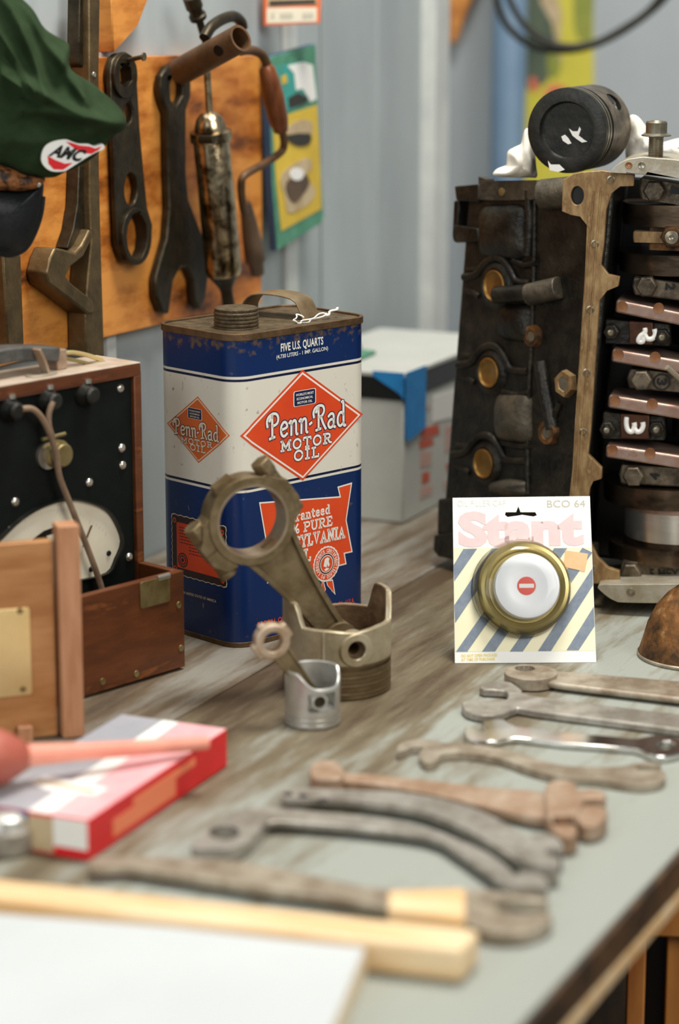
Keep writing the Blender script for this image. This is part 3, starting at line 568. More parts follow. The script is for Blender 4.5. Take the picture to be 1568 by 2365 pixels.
for k, tx in enumerate(("WORLD'S MOST", 'ECONOMICAL', 'MOTOR OIL')):
    h = (z1 - z0); zz_ = z1 - h * (.34 + .26 * k); i = (.10, .14, .17)[k] * (s1 - s0)
    put_text(q, None, tx, (s0 + i, zz_), (s1 - i, zz_), h * .15, .00046, M['lcream'], .015, mapf=mp_)
put_script(q, 'Penn-Rad', L_(402, 1000), L_(506, 1020), abs(L_(410, 966)[1] - L_(410, 1001)[1]), .00040, mp_, M['lcream'], M['lnavy'])
for tx, a, b, y in (('MOTOR', (420, 1021), (491, 1034), 12), ('OIL', (441, 1038), (475, 1046), 13)):
    pa, pb = L_(*a), L_(*b); h = y * 1.8 / FPX * 1.02
    put_slab(q, tx, pa, pb, h, .00040, mp_, M['lcream'], M['lnavy'], .24, .36, .26)
q.build('side_emblem', None, can, smooth=0, recalc=False, weld=False, label='small faded orange diamond with script lettering')
# guarantee banner on the right face
q = MB()
ban = [(598, 1160), (779, 1135), (789, 1144), (776, 1123), (813, 1115), (800, 1206), (814, 1276), (796, 1280), (800, 1303), (700, 1322), (698, 1341), (616, 1350), (624, 1320), (599, 1326), (612, 1242)]
ban = [(598, 1160), (784, 1146), (779, 1124), (813, 1114), (800, 1201), (814, 1275), (796, 1279), (800, 1303), (712, 1326), (690, 1330), (640, 1342), (616, 1348), (621, 1322), (598, 1327), (612, 1242)]
bp = [tuple(R_(*p)) for p in ban]; wrap_poly(q, bp, .00012, M['lwhite'])
def shrink(pts, d):
    n = len(pts); o = []; area = sum(pts[i][0] * pts[(i + 1) % n][1] - pts[(i + 1) % n][0] * pts[i][1] for i in range(n)); sg = 1 if area > 0 else -1
    for i in range(n):
        a, b, c = V(pts[i - 1]), V(pts[i]), V(pts[(i + 1) % n]); e1 = (b - a).normalized(); e2 = (c - b).normalized()
        n1 = V((-e1.y, e1.x)) * sg; n2 = V((-e2.y, e2.x)) * sg; k = (n1 + n2); k = k / max(.35, k.length_squared / 2); o.append(tuple(b + k * d))
    return o
wrap_poly(q, shrink(bp, .0011), .0002, M['lred'])
for tx, a, b, hp_ in (('Guaranteed', (643, 1212), (761, 1185), 21), ('100% PURE', (634, 1243), (766, 1212), 21), ('PENNSYLVANIA', (618, 1280), (795, 1240), 26), ('OIL', (672, 1304), (716, 1293), 27)):
    put_slab(q, tx, R_(*a), R_(*b), hp_ * 1.83 / FPX, .0003, mp_, M['lwhite'], wi=.22 if hp_ < 25 else .24, gap=.15)
q.build('banner', None, can, smooth=0, recalc=False, weld=False, label='orange guarantee banner with white lettering')
q = MB()
sc = V(R_(753, 1302)); r = .0140
for pts in ([(745, 1335), (735, 1385), (752, 1362)], [(752, 1340), (768, 1338), (774, 1374), (755, 1352)]):
    wrap_poly(q, [tuple(R_(*p)) for p in pts], .0003, M['lwhite']); wrap_poly(q, inset([tuple(R_(*p)) for p in pts], .78), .00036, M['lred'])
scal = [(sc.x + (r + .0005 * (i % 2)) * math.cos(i * math.pi / 24), sc.y + (r + .0005 * (i % 2)) * math.sin(i * math.pi / 24)) for i in range(48)]
for pts, m, o in ((scal, 'lwhite', .0004), (circ(*sc, r * .93, 36), 'lred', .00046), (circ(*sc, r * .62, 32), 'lwhite', .00052), (circ(*sc, r * .58, 32), 'lblack', .00058), (circ(*sc, r * .50, 32), 'lwhite', .00064), (circ(*sc, r * .45, 32), 'lred', .0007)): wrap_poly(q, pts, o, M[m])
def ring_text(body, rad, h, a0, a1):
    for k, ch in enumerate(body):
        if ch == ' ': continue
        a = math.radians(a0 + (a1 - a0) * k / (len(body) - 1)); t = V((math.sin(a), math.cos(a))); e = V((t.y, -t.x)); c = sc + t * rad; wd = h * (.3 if ch == 'I' else .62)
        put_text(q, None, ch, tuple(c - e * wd / 2 - t * h / 2), tuple(c + e * wd / 2 - t * h / 2), h, .0006, M['lwhite'], .03, mapf=mp_)
ring_text('CONTENTS CERTIFIED', r * .77, r * .2, -95, 95); ring_text('SEAL OF QUALITY', r * .77, r * .2, 265, 105)
for pts in ([(-.25, -.1), (-.15, .3), (.05, .38), (.22, .28), (.16, .12), (.24, -.1), (.1, -.2), (.05, .0), (-.02, -.2)], [(-.2, -.3), (.0, -.22), (.2, -.3), (.05, -.38), (-.1, -.4)]):
    wrap_poly(q, [(sc.x + x * r, sc.y + y * r) for x, y in pts], .00076, M['lwhite'])
q.build('rosette', None, can, smooth=0, recalc=False, weld=False, label='round certified seal with ribbon tails')
q = MB()
put_text(q, None, 'RADBILL OIL COMPANY', R_(594, 1449), R_(718, 1419), .0042, .0003, M['lred'], .02, mapf=mp_)
put_text(q, None, 'PHILADELPHIA, PA., U.S.A.', R_(722, 1417), R_(818, 1391), .0040, .0003, M['lred'], .02, mapf=mp_)
q.build('lettering', None, can, smooth=0, recalc=False, weld=False, label='small red lettering along the foot'); q = MB()
put_text(q, None, 'MADE IN UNITED STATES OF AMERICA', L_(408, 1366), L_(500, 1392), .0022, .0003, M['lcream'], .01, mapf=mp_)
q.build('lettering', None, can, smooth=0, recalc=False, weld=False)
# orange certificate on the left face
q = MB()
cw = [tuple(L_(*p)) for p in ((397, 1186), (523, 1217), (525, 1362), (398, 1318))]
x0, x1 = cw[0][0], cw[1][0]; zt = (cw[0][1] + cw[1][1]) / 2; zb = (cw[2][1] + cw[3][1]) / 2
def zig(x0, z0, x1, z1, d, n):
    o = []
    for a, b, k in (((x0, z0), (x1, z0), n), ((x1, z0), (x1, z1), n), ((x1, z1), (x0, z1), n), ((x0, z1), (x0, z0), n)):
        for i in range(k):
            t = i / k; p = V(a).lerp(V(b), t); e = (V(b) - V(a)).normalized(); nn = V((e.y, -e.x)); o.append(tuple(p + nn * d * (i % 2)))
    return o
wrap_poly(q, zig(x0, zb, x1, zt, .0008, 18), .00012, M['lcream']); wrap_poly(q, zig(x0 + .0006, zb + .0006, x1 - .0006, zt - .0006, .0007, 18), .0002, M['lblack'])
wrap_poly(q, rrect(x0 + .0055, zb + .0058, x1 - .0052, zt - .0055, .001, 2), .00028, M['lred'])
for px_, pz_ in ((x0 + .0035, zt - .0045), (x1 - .0042, zt - .005), (x1 - .0042, zb + .0045), (x0 + .0035, zb + .0045)):
    wrap_poly(q, circ(px_, pz_, .003, 18), .00036, M['lblack']); wrap_poly(q, circ(px_, pz_, .0021, 18), .0004, M['lred']); wrap_poly(q, circ(px_, pz_, .0011, 12), .00044, M['lblack'])
mx = x0 + .0125; mz = zb + .0125
for rr_, m_ in ((.0058, 'lblack'), (.0047, 'lred'), (.0038, 'lblack'), (.0028, 'lred'), (.0016, 'lblack')): wrap_poly(q, circ(mx, mz, rr_, 24), .0003 + (.0058 - rr_) * .05, M[m_])
random.seed(7)
for k in range(9):
    zz_ = zt - .0095 - k * .0024; xa = x0 + (.009 if k < 6 else .020); x = xa
    while x < x1 - .0085:
        l = random.uniform(.001, .0032); wrap_poly(q, [(x, zz_), (min(x + l, x1 - .008), zz_), (min(x + l, x1 - .008), zz_ + .0007), (x, zz_ + .0007)], .00036, M['lblack']); x += l + .0007
q.build('certificate', None, can, smooth=0, recalc=False, weld=False, label='orange certificate with scalloped black border')
# twine on the can's handle
TS = Fr(TOPF.w(TOPF.px(705, 742)), ca)
q = MB(TS)
for l, r in ((cr([(668, 738), (680, 745), (700, 743), (720, 735), (745, 724)], 4, False), .0006), (cr([(678, 747), (690, 741), (712, 733), (740, 722), (748, 730)], 4, False), .0006), (cr([(742, 728), (755, 720), (766, 713), (776, 711)], 4, False), .0009), (cr([(670, 737), (676, 727), (684, 726), (690, 733)], 3, False), .0006)):
    q.tube([(*TS.px(x, y)[:2], .004 + .002 * math.sin(i)) for i, (x, y) in enumerate(l)], r, 8)
tag(q.build('twine', M['string']), 'loose white twine tied round the foot of the oil can handle', 'string')

# ------------------------------------------------------------------ pistons and connecting rods
def ringpoly(r0, r1, n=40): return circ(0, 0, r1, n), [circ(0, 0, r0, n)]
def piston_shell(mb, c, ax, R, wall, prof, topf, floor, m, min_, seg=96, mring=None):
    """cup standing on its crown: prof = [(r,z)...] up to the skirt, topf(angle) = height of the open end; angle 0 = pin axis ax"""
    c = V(c); a = V(ax).normalized(); b = V((0, 0, 1)).cross(a); vs = []; n = len(prof) + 7
    for i in range(seg):
        t = 2 * math.pi * i / seg; d = a * math.cos(t) + b * math.sin(t); tp = topf(t); zs = prof[-1][1]
        colm = list(prof) + [(R, zs + (tp - zs) * .5), (R, tp - .0008), (R - .0008, tp), (R - wall + .0006, tp), (R - wall, tp - .0008), (R - wall, floor), (0.0004, floor)]
        vs += [c + d * r + V((0, 0, z)) for r, z in colm]
    fo = []; fi = []; fr = []
    for i in range(seg):
        j = (i + 1) % seg
        for k in range(n - 1): (fr if mring and k < len(prof) - 1 else fo if k < len(prof) + 3 else fi).append((i * n + k, j * n + k, j * n + k + 1, i * n + k + 1))
    mb.add(vs, fo, m, WORLD); k0 = len(mb.v) - len(vs); q = mb.mi(min_); mb.f += [tuple(x + k0 for x in f) for f in fi]; mb.m += [q] * len(fi)
    if fr: q = mb.mi(mring); mb.f += [tuple(x + k0 for x in f) for f in fr]; mb.m += [q] * len(fr)
    mb.f.append(tuple(k0 + i * n for i in range(seg))[::-1]); mb.m.append(0)
def grooves(R, zs, gw, gd, z0=0.0):
    p = [(R - .0012, z0), (R, z0 + .001)]
    for z in zs: p += [(R, z), (R - gd, z + .0002), (R - gd, z + gw - .0002), (R, z + gw)]
    return p
# big one
PR = .0392; pc = tz(778, 1621) + V((0, PR, 0)); ya = math.radians(21); pa = V((math.sin(ya), -math.cos(ya), 0)); pe = V((math.cos(ya), math.sin(ya), 0))
bigp = thing('piston_with_rod', 'large tan piston standing upside down, heavy rod leaning out, before the oil can', 'piston', tuple(pc))
def topf(t):
    s_ = abs(math.sin(t)); k = max(0, min(1, (s_ - .86) / .10)); k = k * k * (3 - 2 * k); return .0520 + (.0195 if math.sin(t) > 0 else .0165) * k - .004 * max(0, .5 - s_)
q = MB(); piston_shell(q, pc, pa, PR, .0042, grooves(PR, (.0035, .0095, .0155, .0215), .0028, .0022) + [(PR, .026)], topf, .014, M['alu'], M['aluin'], mring=M['ringbelt']); bigo = q.build('piston', None, bigp, smooth=35)
for z in (.0038, .0098, .0158): 
    q = MB(); q.lathe(pc + V((0, 0, z)), (0, 0, 1), [(PR - .0018, 0), (PR - .0004, 0), (PR - .0004, .0021), (PR - .0018, .0021)], 60, M['rod'], closed=True); q.build('piston_ring', None, bigp, label='dark piston ring')
pin = pc + V((0, 0, .0372)); PF = Fr(pin, pe)
q = MB(PF); hexp = circ(0, 0, .0118, 6, a0=.5); q.lathe((0, 0, PR - .0105), (0, 0, 1), [(.0128, 0), (.0128, .0095), (.0118, .0112), (.0072, .0112), (.0066, .0105), (.0066, 0)], 40, M['alu'], closed=True)
q.build('pin_boss', None, bigp, smooth=35)
q = MB(PF); q.prism(rrect(-.0235, -.0105, -.0150, .0135, .002, 4), PR - .014, PR - .0065, m=M['alu']); q.build('web', None, bigp, bevel=.001)
q = MB(PF); q.cyl((0, 0, PR - .03), (0, 0, PR + .02), .0066, m=M['aluin'], seg=32); cut(bigo, q)
q = MB(PF); q.lathe((0, 0, -PR + .006), (0, 0, 1), [(.0064, 0), (.0064, 2 * PR - .012), (.0046, 2 * PR - .012), (.0046, 0)], 28, M['aluin'], closed=True); q.cyl((0, 0, PR - .022), (0, 0, PR - .021), .0046, m=M['hole']); q.build('wrist_pin', None, bigp)  # black disc in the bore paints its depth shade
ct = PF.px(573, 1197); CB = Fr(PF.w(ct), (PF.w(ct) - PF.w((0, 0, 0))).cross(PF.n), PF.w(ct) - PF.w((0, 0, 0)))   # v: from pin to big end
rl = (PF.w(ct) - PF.w((0, 0, 0))).length
rodo = MB(CB); ho, hi_ = .0318, .0262
# beam: core with two flanges
wl = lambda t: .0120 * (1 - t) ** 1.8 + .0092
core = []; N_ = 14
for k in range(N_ + 1): t = k / N_; core.append((wl(t), -.024 - (rl - .024) * t))
poly = core + [(-x, y) for x, y in reversed(core)]
rodo.prism(poly, -.0032, .0032, m=M['rod'])
for sgn in (-1, 1): rodo.ribbon([(sgn * (x - .0016), y, 0) for x, y in core], .0135, .0036, M['rod'])
ang = [math.radians(a) for a in range(180, 361, 6)]
half = [(ho * math.cos(a), ho * math.sin(a)) for a in ang]; halfi = [(hi_ * math.cos(a), hi_ * math.sin(a)) for a in reversed(ang)]
rodo.prism(half + halfi, -.0105, .0105, m=M['rod'])
for sgn, kx_ in ((-1, 1), (1, .90)): rodo.prism([(sgn * x * kx_, y) for x, y in ((.0275, -.0002), (.0415, -.0002), (.0415, -.0085), (.035, -.0185), (.027, -.020))], -.009, .009, m=M['rod'])
rodo.lathe((0, -rl, -.010), (0, 0, 1), [(.0125, 0), (.0125, .02), (.0066, .02), (.0066, 0)], 32, M['rod'], closed=True)
ro = rodo.build('connecting_rod', None, bigp, bevel=.0012)
q = MB(CB); ang = [math.radians(a) for a in range(0, 181, 6)]
half = [(ho * math.cos(a), ho * math.sin(a)) for a in ang]; halfi = [(hi_ * math.cos(a), hi_ * math.sin(a)) for a in reversed(ang)]
q.prism(half + halfi, -.0105, .0105, m=M['rod'])
for sgn, kx_ in ((-1, 1), (1, .90)): q.prism([(sgn * x * kx_, y) for x, y in ((.0275, .0002), (.0415, .0002), (.0415, .0075), (.0365, .0115), (.030, .0200), (.0235, .0215))], -.009, .009, m=M['rod'])
q.prism([(-.009, .0305), (.009, .0305), (.0075, .0345), (-.0075, .0345)], -.006, .006, m=M['rod'])
q.build('rod_cap', None, ro, bevel=.0012)
for sgn, bx_, by_ in ((-1, .0350, 0), (1, .0305, .0055)):
    q = MB(CB); q.cyl((sgn * bx_, -.020 + by_, 0), (sgn * bx_, .016 + by_, 0), .0062, seg=20, m=M['rod']); q.cyl((sgn * bx_, .011 + by_, 0), (sgn * bx_, .0225 + by_, 0), .0078, seg=6, m=M['rod']); q.cyl((sgn * bx_, -.0195 + by_, 0), (sgn * bx_, -.024 + by_, 0), .0070, seg=20, m=M['rod'])
    q.build('rod_bolt', None, ro, bevel=.0008)
q = MB(CB); q.lathe((0, 0, -.0108), (0, 0, 1), [(hi_ + .0004, 0), (hi_ + .0004, .0216), (hi_ - .0016, .0216), (hi_ - .0016, 0)], 48, M['rodb'], closed=True); q.build('bearing_shell', None, ro, smooth=35, label='worn bright bearing shell')
# small one
sR = .0191; sc_ = tz(721, 1688) + V((0, sR, 0)); yb = math.radians(18); sa = V((math.sin(yb), -math.cos(yb), 0)); se = V((math.cos(yb), math.sin(yb), 0))
smp = thing('small_piston_with_rod', 'small bright silver piston with a short pale rod in front of the large piston', 'piston', tuple(sc_))
def tops(t):
    c_ = math.cos(t - .35); k = max(0, min(1, (c_ - .25) / .7)); return .0395 - .0105 * k * k * (3 - 2 * k)
q = MB(); piston_shell(q, sc_, sa, sR, .0022, grooves(sR, (.0030, .0066), .0022, .0011) + [(sR, .0105)], tops, .010, M['aluw'], M['aluw']); smo = q.build('piston', None, smp, smooth=35)
SF = Fr(sc_ + V((0, 0, .0195)), se)
q = MB(SF); q.prism(rrect(-.0085, -.0068, .0118, .0068, .0012, 4), sR - .012, sR + .01, m=M['aluin']); cut(smo, q)
q = MB(SF); q.lathe((-.0004, .0004, sR - .0105), (0, 0, 1), [(.0066, 0), (.0060, .0090), (.0054, .0098), (.0042, .0098), (.0042, 0)], 28, M['aluw'], closed=True); q.build('pin_boss', None, smp, smooth=35)
q = MB(SF); q.cyl((-.0004, .0004, -sR + .004), (-.0004, .0004, sR - .0030), .0041, m=M['iron']); q.build('wrist_pin', None, smp)
ct = SF.px(627, 1479); CS = Fr(SF.w(ct), (SF.w(ct) - SF.w((0, 0, 0))).cross(SF.n), SF.w(ct) - SF.w((0, 0, 0))); sl_ = (SF.w(ct) - SF.w((0, 0, 0))).length
q = MB(CS); q.lathe((0, 0, -.005), (0, 0, 1), [(.0122, .0008), (.0118, .0), (.0072, 0), (.0068, .0006), (.0068, .0094), (.0072, .010), (.0118, .010), (.0122, .0092)], 36, M['rodp'], closed=True)
for sgn in (-1, 1): q.prism([(sgn * .0095, -.006), (sgn * .0142, -.005), (sgn * .0142, .005), (sgn * .0095, .006)], -.004, .004, m=M['rodp'])
q.prism([(-.0028, .0112), (.0028, .0112), (.002, .0142), (-.002, .0142)], -.003, .003, m=M['rodp'])
so = q.build('connecting_rod', None, smp, bevel=.0008)
q = MB(CS); q.prism([(-.0062, -.0105), (.0062, -.0105), (.0042, -sl_), (-.0042, -sl_)], -.0016, .0016, m=M['rod'])
for sgn in (-1, 1): q.ribbon([(sgn * .0058, -.0100, 0), (sgn * .0040, -sl_, 0)], .0062, .0018, M['rod'])
q.build('rod_beam', None, so, bevel=.0005, label='darker brown rod beam')

# ------------------------------------------------------------------ engine block standing on end
roll = math.radians(3.8); phi = math.radians(-12)
def rl_(v): x, y, z = v; return V((x * math.cos(roll) + z * math.sin(roll), y, -x * math.sin(roll) + z * math.cos(roll)))
eu = rl_((math.cos(phi), math.sin(phi), 0)); ev = rl_((0, 0, 1))
EO = tz(1345, 1402) + V((0, 0, .0085))
EF = Fr(EO, eu, ev)                                # the open crankcase side; n towards the viewer
wdir = V((-.753, 0, -.658)).normalized()
SFa = Fr(EF.w((-.0150, 0, -.003)), -(EF.u * wdir.x + EF.n * wdir.z), EF.v)      # the block's flank, u runs towards the rail
eng = thing('engine_block', 'black engine block standing on end with its crankshaft side open to the right', 'engine block', tuple(EF.w((.06, 0, -.08))))
P_ = lambda l, h=0: EF.pts(l, h)
Q_ = lambda l, h=0: SFa.pts(l, h)
topz = EF.px(1400, 402)[1]; backz = SFa.px(1078, 432)[1]; wid = abs(SFa.px(1070, 600)[0])
PL = Fr(EO, EF.u, -EF.n)                           # plan: x = u, y = into the block ; n = v (up)
B = wdir * wid
plan = [(-.015, .003), (B.x - .015, -B.z), (B.x + .055, -B.z + .08), (.19, .23), (.19, .085), (-.0045, .085), (-.0045, .003)]
q = MB(PL)
vs = [(x, y, .013) for x, y in plan] + [(x, y, topz - .006 if i not in (1, 2) else backz) for i, (x, y) in enumerate(plan)]
n = len(plan); tri = tessellate_polygon([[V((x, y, 0)) for x, y in plan]])
q.add(vs, [tuple(t) for t in tri] + [tuple(i + n for i in t) for t in tri] + [(i, (i + 1) % n, (i + 1) % n + n, i + n) for i in range(n)], M['block']); q.mi(M['hole'])
for i in (4, 5): q.m[2 * len(tri) + i] = 1  # inner crankcase walls coloured black for the shade of depth
q.build('casting', None, eng, bevel=.003, smooth=40)
# pan rail with its bolt holes
rail = [(1300, 416), (1322, 402), (1350, 397), (1390, 394), (1465, 404), (1463, 430), (1432, 431), (1412, 447), (1400, 485), (1395, 560), (1388, 612), (1405, 634), (1431, 640), (1428, 661), (1402, 672), (1385, 694), (1380, 760), (1372, 880), (1364, 1000), (1358, 1050), (1374, 1066), (1390, 1082), (1389, 1106), (1370, 1112), (1362, 1128), (1356, 1180), (1364, 1255), (1380, 1288), (1404, 1312), (1430, 1320), (1431, 1346), (1330, 1350), (1316, 1300), (1314, 1150), (1322, 1080), (1327, 980), (1334, 880), (1342, 760), (1350, 640), (1355, 520), (1340, 501), (1318, 497), (1297, 488)]
q = MB(EF); q.prism(P_(rail, .004), -.003, .004, holes=[P_([(1333 + 15 * math.cos(a), 452 + 22 * math.sin(a)) for a in [i * math.pi / 10 for i in range(20)]], .004)], m=M['gasket']); q.build('pan_rail', None, eng, bevel=.001, label='brown stained pan rail')
q = MB(EF); x, y, _ = EF.px(1333, 452); q.cyl((x, y, -.02), (x, y, -.0005), .011, m=M['hole']); q.build('dowel_hole', None, eng)  # black plug paints the shade of the hole
q = MB(EF)
for pts in ([(1388, 440), (1378, 560), (1362, 760), (1344, 1000), (1336, 1120)], [(1372, 440), (1360, 560), (1346, 760), (1332, 1000), (1326, 1120)]): q.tube([(*EF.px(x, y, .004)[:2], .0041) for x, y in pts], .0008, 8, M['gasket'])
q.build('gasket_bead', None, eng)
for x, y in ((1411, 415), (1374, 563), (1363, 715), (1355, 860), (1347, 997), (1366, 1312)):
    q = MB(EF); c = EF.px(x, y, .004); q.lathe((c.x, c.y, .0036), (0, 0, 1), [(.0032, 0), (.0032, .0009), (.0022, .0012), (.0018, .0004), (0, .0002)], 18, M['bolt']); q.build('bolt_hole', None, eng, label='bright threaded hole')
# flank details
def sfc(x, y, h=0): return SFa.px(x, y, h)
for x, y, r in ((1150, 660, .0132), (1137, 860, .0126), (1125, 1070, .0124), (1112, 1262, .0124)):
    c = sfc(x, y)
    q = MB(SFa); q.lathe((c.x, c.y, -.001), (0, 0, 1), [(r + .0085, 0), (r + .0065, .0042), (r + .002, .0058), (r + .0006, .0050), (r + .0004, .001)], 36, M['block']); q.build('plug_boss', None, eng, smooth=45)
    q = MB(SFa); q.lathe((c.x, c.y, .0008), (0, 0, 1), [(r, 0), (r, .0042), (r - .0012, .0048), (r - .0022, .0036), (r - .0035, .0030), (0, .0034)], 36, M['brassp']); q.build('core_plug', None, eng, smooth=40, label='dished brass core plug')
    q = MB(SFa); q.tube([(c.x - r - .006, c.y + .013, .002), (c.x - .028, c.y + .009, .001), (c.x - .040, c.y + .008, 0)], .0028, 10, M['block']); q.tube([(c.x - r - .006, c.y - .012, .002), (c.x - .028, c.y - .010, .001), (c.x - .040, c.y - .010, 0)], .0028, 10, M['block']); q.build('rib', None, eng)
for dy, dx in ((0, 0), (-207, 13), (-410, 26)):
    q = MB(SFa); l = [(1050 + dx, 1050 + dy), (1078 + dx, 1044 + dy), (1096 + dx, 1022 + dy), (1116 + dx, 1006 + dy), (1138 + dx, 1008 + dy), (1156 + dx, 1030 + dy), (1170 + dx, 1058 + dy), (1196 + dx, 1064 + dy), (1220 + dx * .4, 1064 + dy)]
    q.tube([(*sfc(x, y)[:2], .0022) for x, y in cr(l, 5, False)], .0034, 12, M['block']); q.build('ridge', None, eng, smooth=60)
# bulging water jacket between the plugs
for (x0, y0, x1, y1) in ((1152, 905, 1228, 1022), (1160, 700, 1232, 790), (1140, 1105, 1220, 1148), (1115, 470, 1215, 600)):
    o = [tuple(sfc(x, y)[:2]) for x, y in cr([(x0, y0 + 8), ((x0 + x1) / 2, y0), (x1, y0 + 6), (x1 + 3, (y0 + y1) / 2), (x1, y1 - 4), ((x0 + x1) / 2, y1), (x0, y1 - 10), (x0 - 8, (y0 + y1) / 2)], 4)]
    c = sfc((x0 + x1) / 2, (y0 + y1) / 2); q = MB(SFa); q.pillow(o, (c.x, c.y), -.001, .011, .001, m=M['blockl'] if y0 > 880 else M['block'], rings=7); q.build('water_jacket', None, eng, smooth=60)
for pts, r in ([[(1225, 440), (1228, 520), (1222, 590)], .004], [[(1252, 835), (1262, 900), (1280, 990)], .0062], [[(1262, 1010), (1278, 975), (1296, 930)], .003], [[(1190, 600), (1215, 612), (1245, 606)], .003], [[(1240, 430), (1236, 640), (1228, 850), (1222, 1000), (1222, 1140)], .0022], [[(1165, 1022), (1205, 1030), (1228, 1028)], .003], [[(1165, 905), (1200, 912), (1230, 905)], .003]):
    q = MB(SFa); q.tube([(*sfc(x, y)[:2], .0015) for x, y in cr(pts, 4, False)], r, 12, M['block']); q.build('rib', None, eng, smooth=60)
for (x0, y0, x1, y1, r) in ((1166, 680, 1238, 676, .0072), (1242, 680, 1300, 664, .0092)):
    a, b2 = sfc(x0, y0), sfc(x1, y1); q = MB(SFa); q.cyl((a.x, a.y, .010), (b2.x, b2.y, .004), r, seg=24, m=M['blockl' if x0 > 1200 else 'block'])
    d = V((b2.x - a.x, b2.y - a.y, -.006)).normalized(); e = V((a.x, a.y, .010)); q.cyl(e - d * .0006, e + d * .002, r * .45, seg=18, m=M['bolt']); q.build('boss', None, eng, bevel=.0008)
for x, y, r, mm in ((1237, 776, .0085, 'rustd'), (1312, 886, .0105, 'gasket'), (1273, 998, .0095, 'rustd')):
    c = sfc(x, y); q = MB(SFa); q.lathe((c.x, c.y, -.002), (0, 0, 1), [(r * 1.15, 0), (r, .008), (r * .62, .008), (r * .56, .0072), (r * .5, .0068), (r * .5, .001), (0, .001)], 28 if x != 1312 else 6, M[mm]); q.build('threaded_boss', None, eng, smooth=35, label='rust rimmed threaded boss')
    q = MB(SFa)
    for k in range(3): q.lathe((c.x, c.y, -.0008 + k * .0022), (0, 0, 1), [(r * .50, 0), (r * .42, .0008), (r * .50, .0016)], 24, M['bolt'])
    q.build('thread', None, eng, label='bright thread inside')
# head flange along the top and lugs at the back edge
q = MB(SFa); q.prism(Q_([(1048, 430), (1106, 425), (1106, 460), (1104, 468), (1052, 463)], .006), -.02, .006, m=M['block']); q.build('lug', None, eng, bevel=.0015)
q = MB(SFa); q.prism(Q_([(1106, 418), (1240, 416), (1240, 455), (1230, 462), (1150, 464), (1106, 462)], .005), -.02, .005, m=M['blockl']); q.build('head_flange', None, eng, bevel=.0015)
q = MB(SFa); q.prism(Q_([(1048, 463), (1060, 463), (1056, 520), (1047, 560), (1044, 545)], .003), -.02, .003, m=M['block']); q.prism(Q_([(1046, 520), (1104, 528), (1106, 558), (1050, 561)], .006), -.02, .006, m=M['block']); q.build('lug', None, eng, bevel=.0012)
c = sfc(1160, 443, .005); q = MB(SFa); q.lathe((c.x, c.y, .0046), (0, 0, 1), [(.0036, 0), (.0034, .0016), (0, .0024)], 16, M['brassd']); q.build('screw', None, eng, smooth=50)
q = MB(SFa); a, b2 = sfc(1112, 414), sfc(1112, 428); q.prism(Q_([(1105, 408), (1122, 414), (1122, 432), (1105, 428)], .001), -.008, .001, m=M['blockl']); q.build('lug', None, eng)
a = sfc(1240, 420); b2 = EF.px(1300, 420); q = MB(SFa); c0, c1 = sfc(1256, 450, .004), sfc(1318, 442, .004); q.cyl((c0.x, c0.y, .006), (c1.x, c1.y, -.004), .0125, seg=24, m=M['blockl']); q.cyl((c0.x - .0012, c0.y, .0063), (c0.x, c0.y, .006), .006, seg=20, m=M['rustd']); q.build('boss', None, eng, bevel=.001)
# feet
q = MB(SFa); q.prism(Q_([(1010, 1152), (1062, 1150), (1062, 1236), (1008, 1236)], .004), -.03, .004, m=M['block']); q.build('lug', None, eng, bevel=.002)
c = tz(1000, 1288); q = MB(SFa); zq = SFa.px(1020, 1290)[1]
q.prism(Q_([(1000, 1236), (1070, 1226), (1300, 1262), (1300, 1345), (1010, 1286), (998, 1270)], .006), -.035, .006, m=M['block']); q.build('foot', None, eng, bevel=.002)
# crankcase: webs, caps, crankshaft
ZC = -.028
def bar(mb, l, h, th, m): mb.prism(P_(l, h), h - th, h, m=m)
XR = 1700
def hexbolt(mb, x, y, h, r, m, tall=.006, ph=.4):
    c = EF.px(x, y, h); mb.lathe((c.x, c.y, h), (0, 0, 1), [(r, 0), (r, tall * .8), (r * .86, tall), (0, tall)], 6, m, phase=ph)
caps = [('1', (1478, 410), (1480, 460), .16, 1512, 440, 1560, 440), ('2', (1463, 640), (1465, 682), .12, 1495, 660, 1548, 662), ('3', (1454, 852), (1452, 897), .09, 1483, 876, 1528, 882), ('4', (1435, 1073), (1434, 1118), .06, 1464, 1097, 1512, 1100), ('5 MEXICO', (1436, 1298), (1436, 1345), .01, 1458, 1321, 1530, 1324)]
for tx, a, b2, sl2, bx, by, tx_, ty_ in caps:
    q = MB(EF); d = (XR - a[0]) * sl2; bar(q, [a, (XR, a[1] + d), (XR, b2[1] + d), b2, (b2[0] - 5, (a[1] + b2[1]) / 2)], ZC + .014, .026, M['cap']); q.build('main_cap', None, eng, bevel=.0015)
    q = MB(EF); hexbolt(q, bx, by, ZC + .014, .0088, M['cap'], .008); q.build('cap_bolt', None, eng, bevel=.0005, label='blackened hex bolt')
    q = MB(EF); h = ZC + .0143
    c = EF.px(tx_, ty_, h); 
    if tx == '3': q.lathe((c.x, c.y, h), (0, 0, 1), [(.0068, 0), (.0068, .0008), (.0056, .0008), (.0056, 0)], 28, M['hole'], closed=True)
    if tx.startswith('5'): put_text(q, EF, tx, EF.px(1500, 1334, h)[:2], EF.px(1612, 1334, h)[:2], .0075, h + .0002, M['hole'], .03)
    else:
        # stamped numbers lie on their side
        fr = Fr(EF.w((c.x, c.y, h)), EF.v, -EF.u) if tx in '14' else Fr(EF.w((c.x, c.y, h)), -EF.v, EF.u)
        put_text(q, fr, tx, (-.0028, -.0035), (.0028, -.0035), .0075, .0003, M['hole'], .04)
    q.build('stamped_number', None, eng, smooth=0, recalc=False, weld=False)
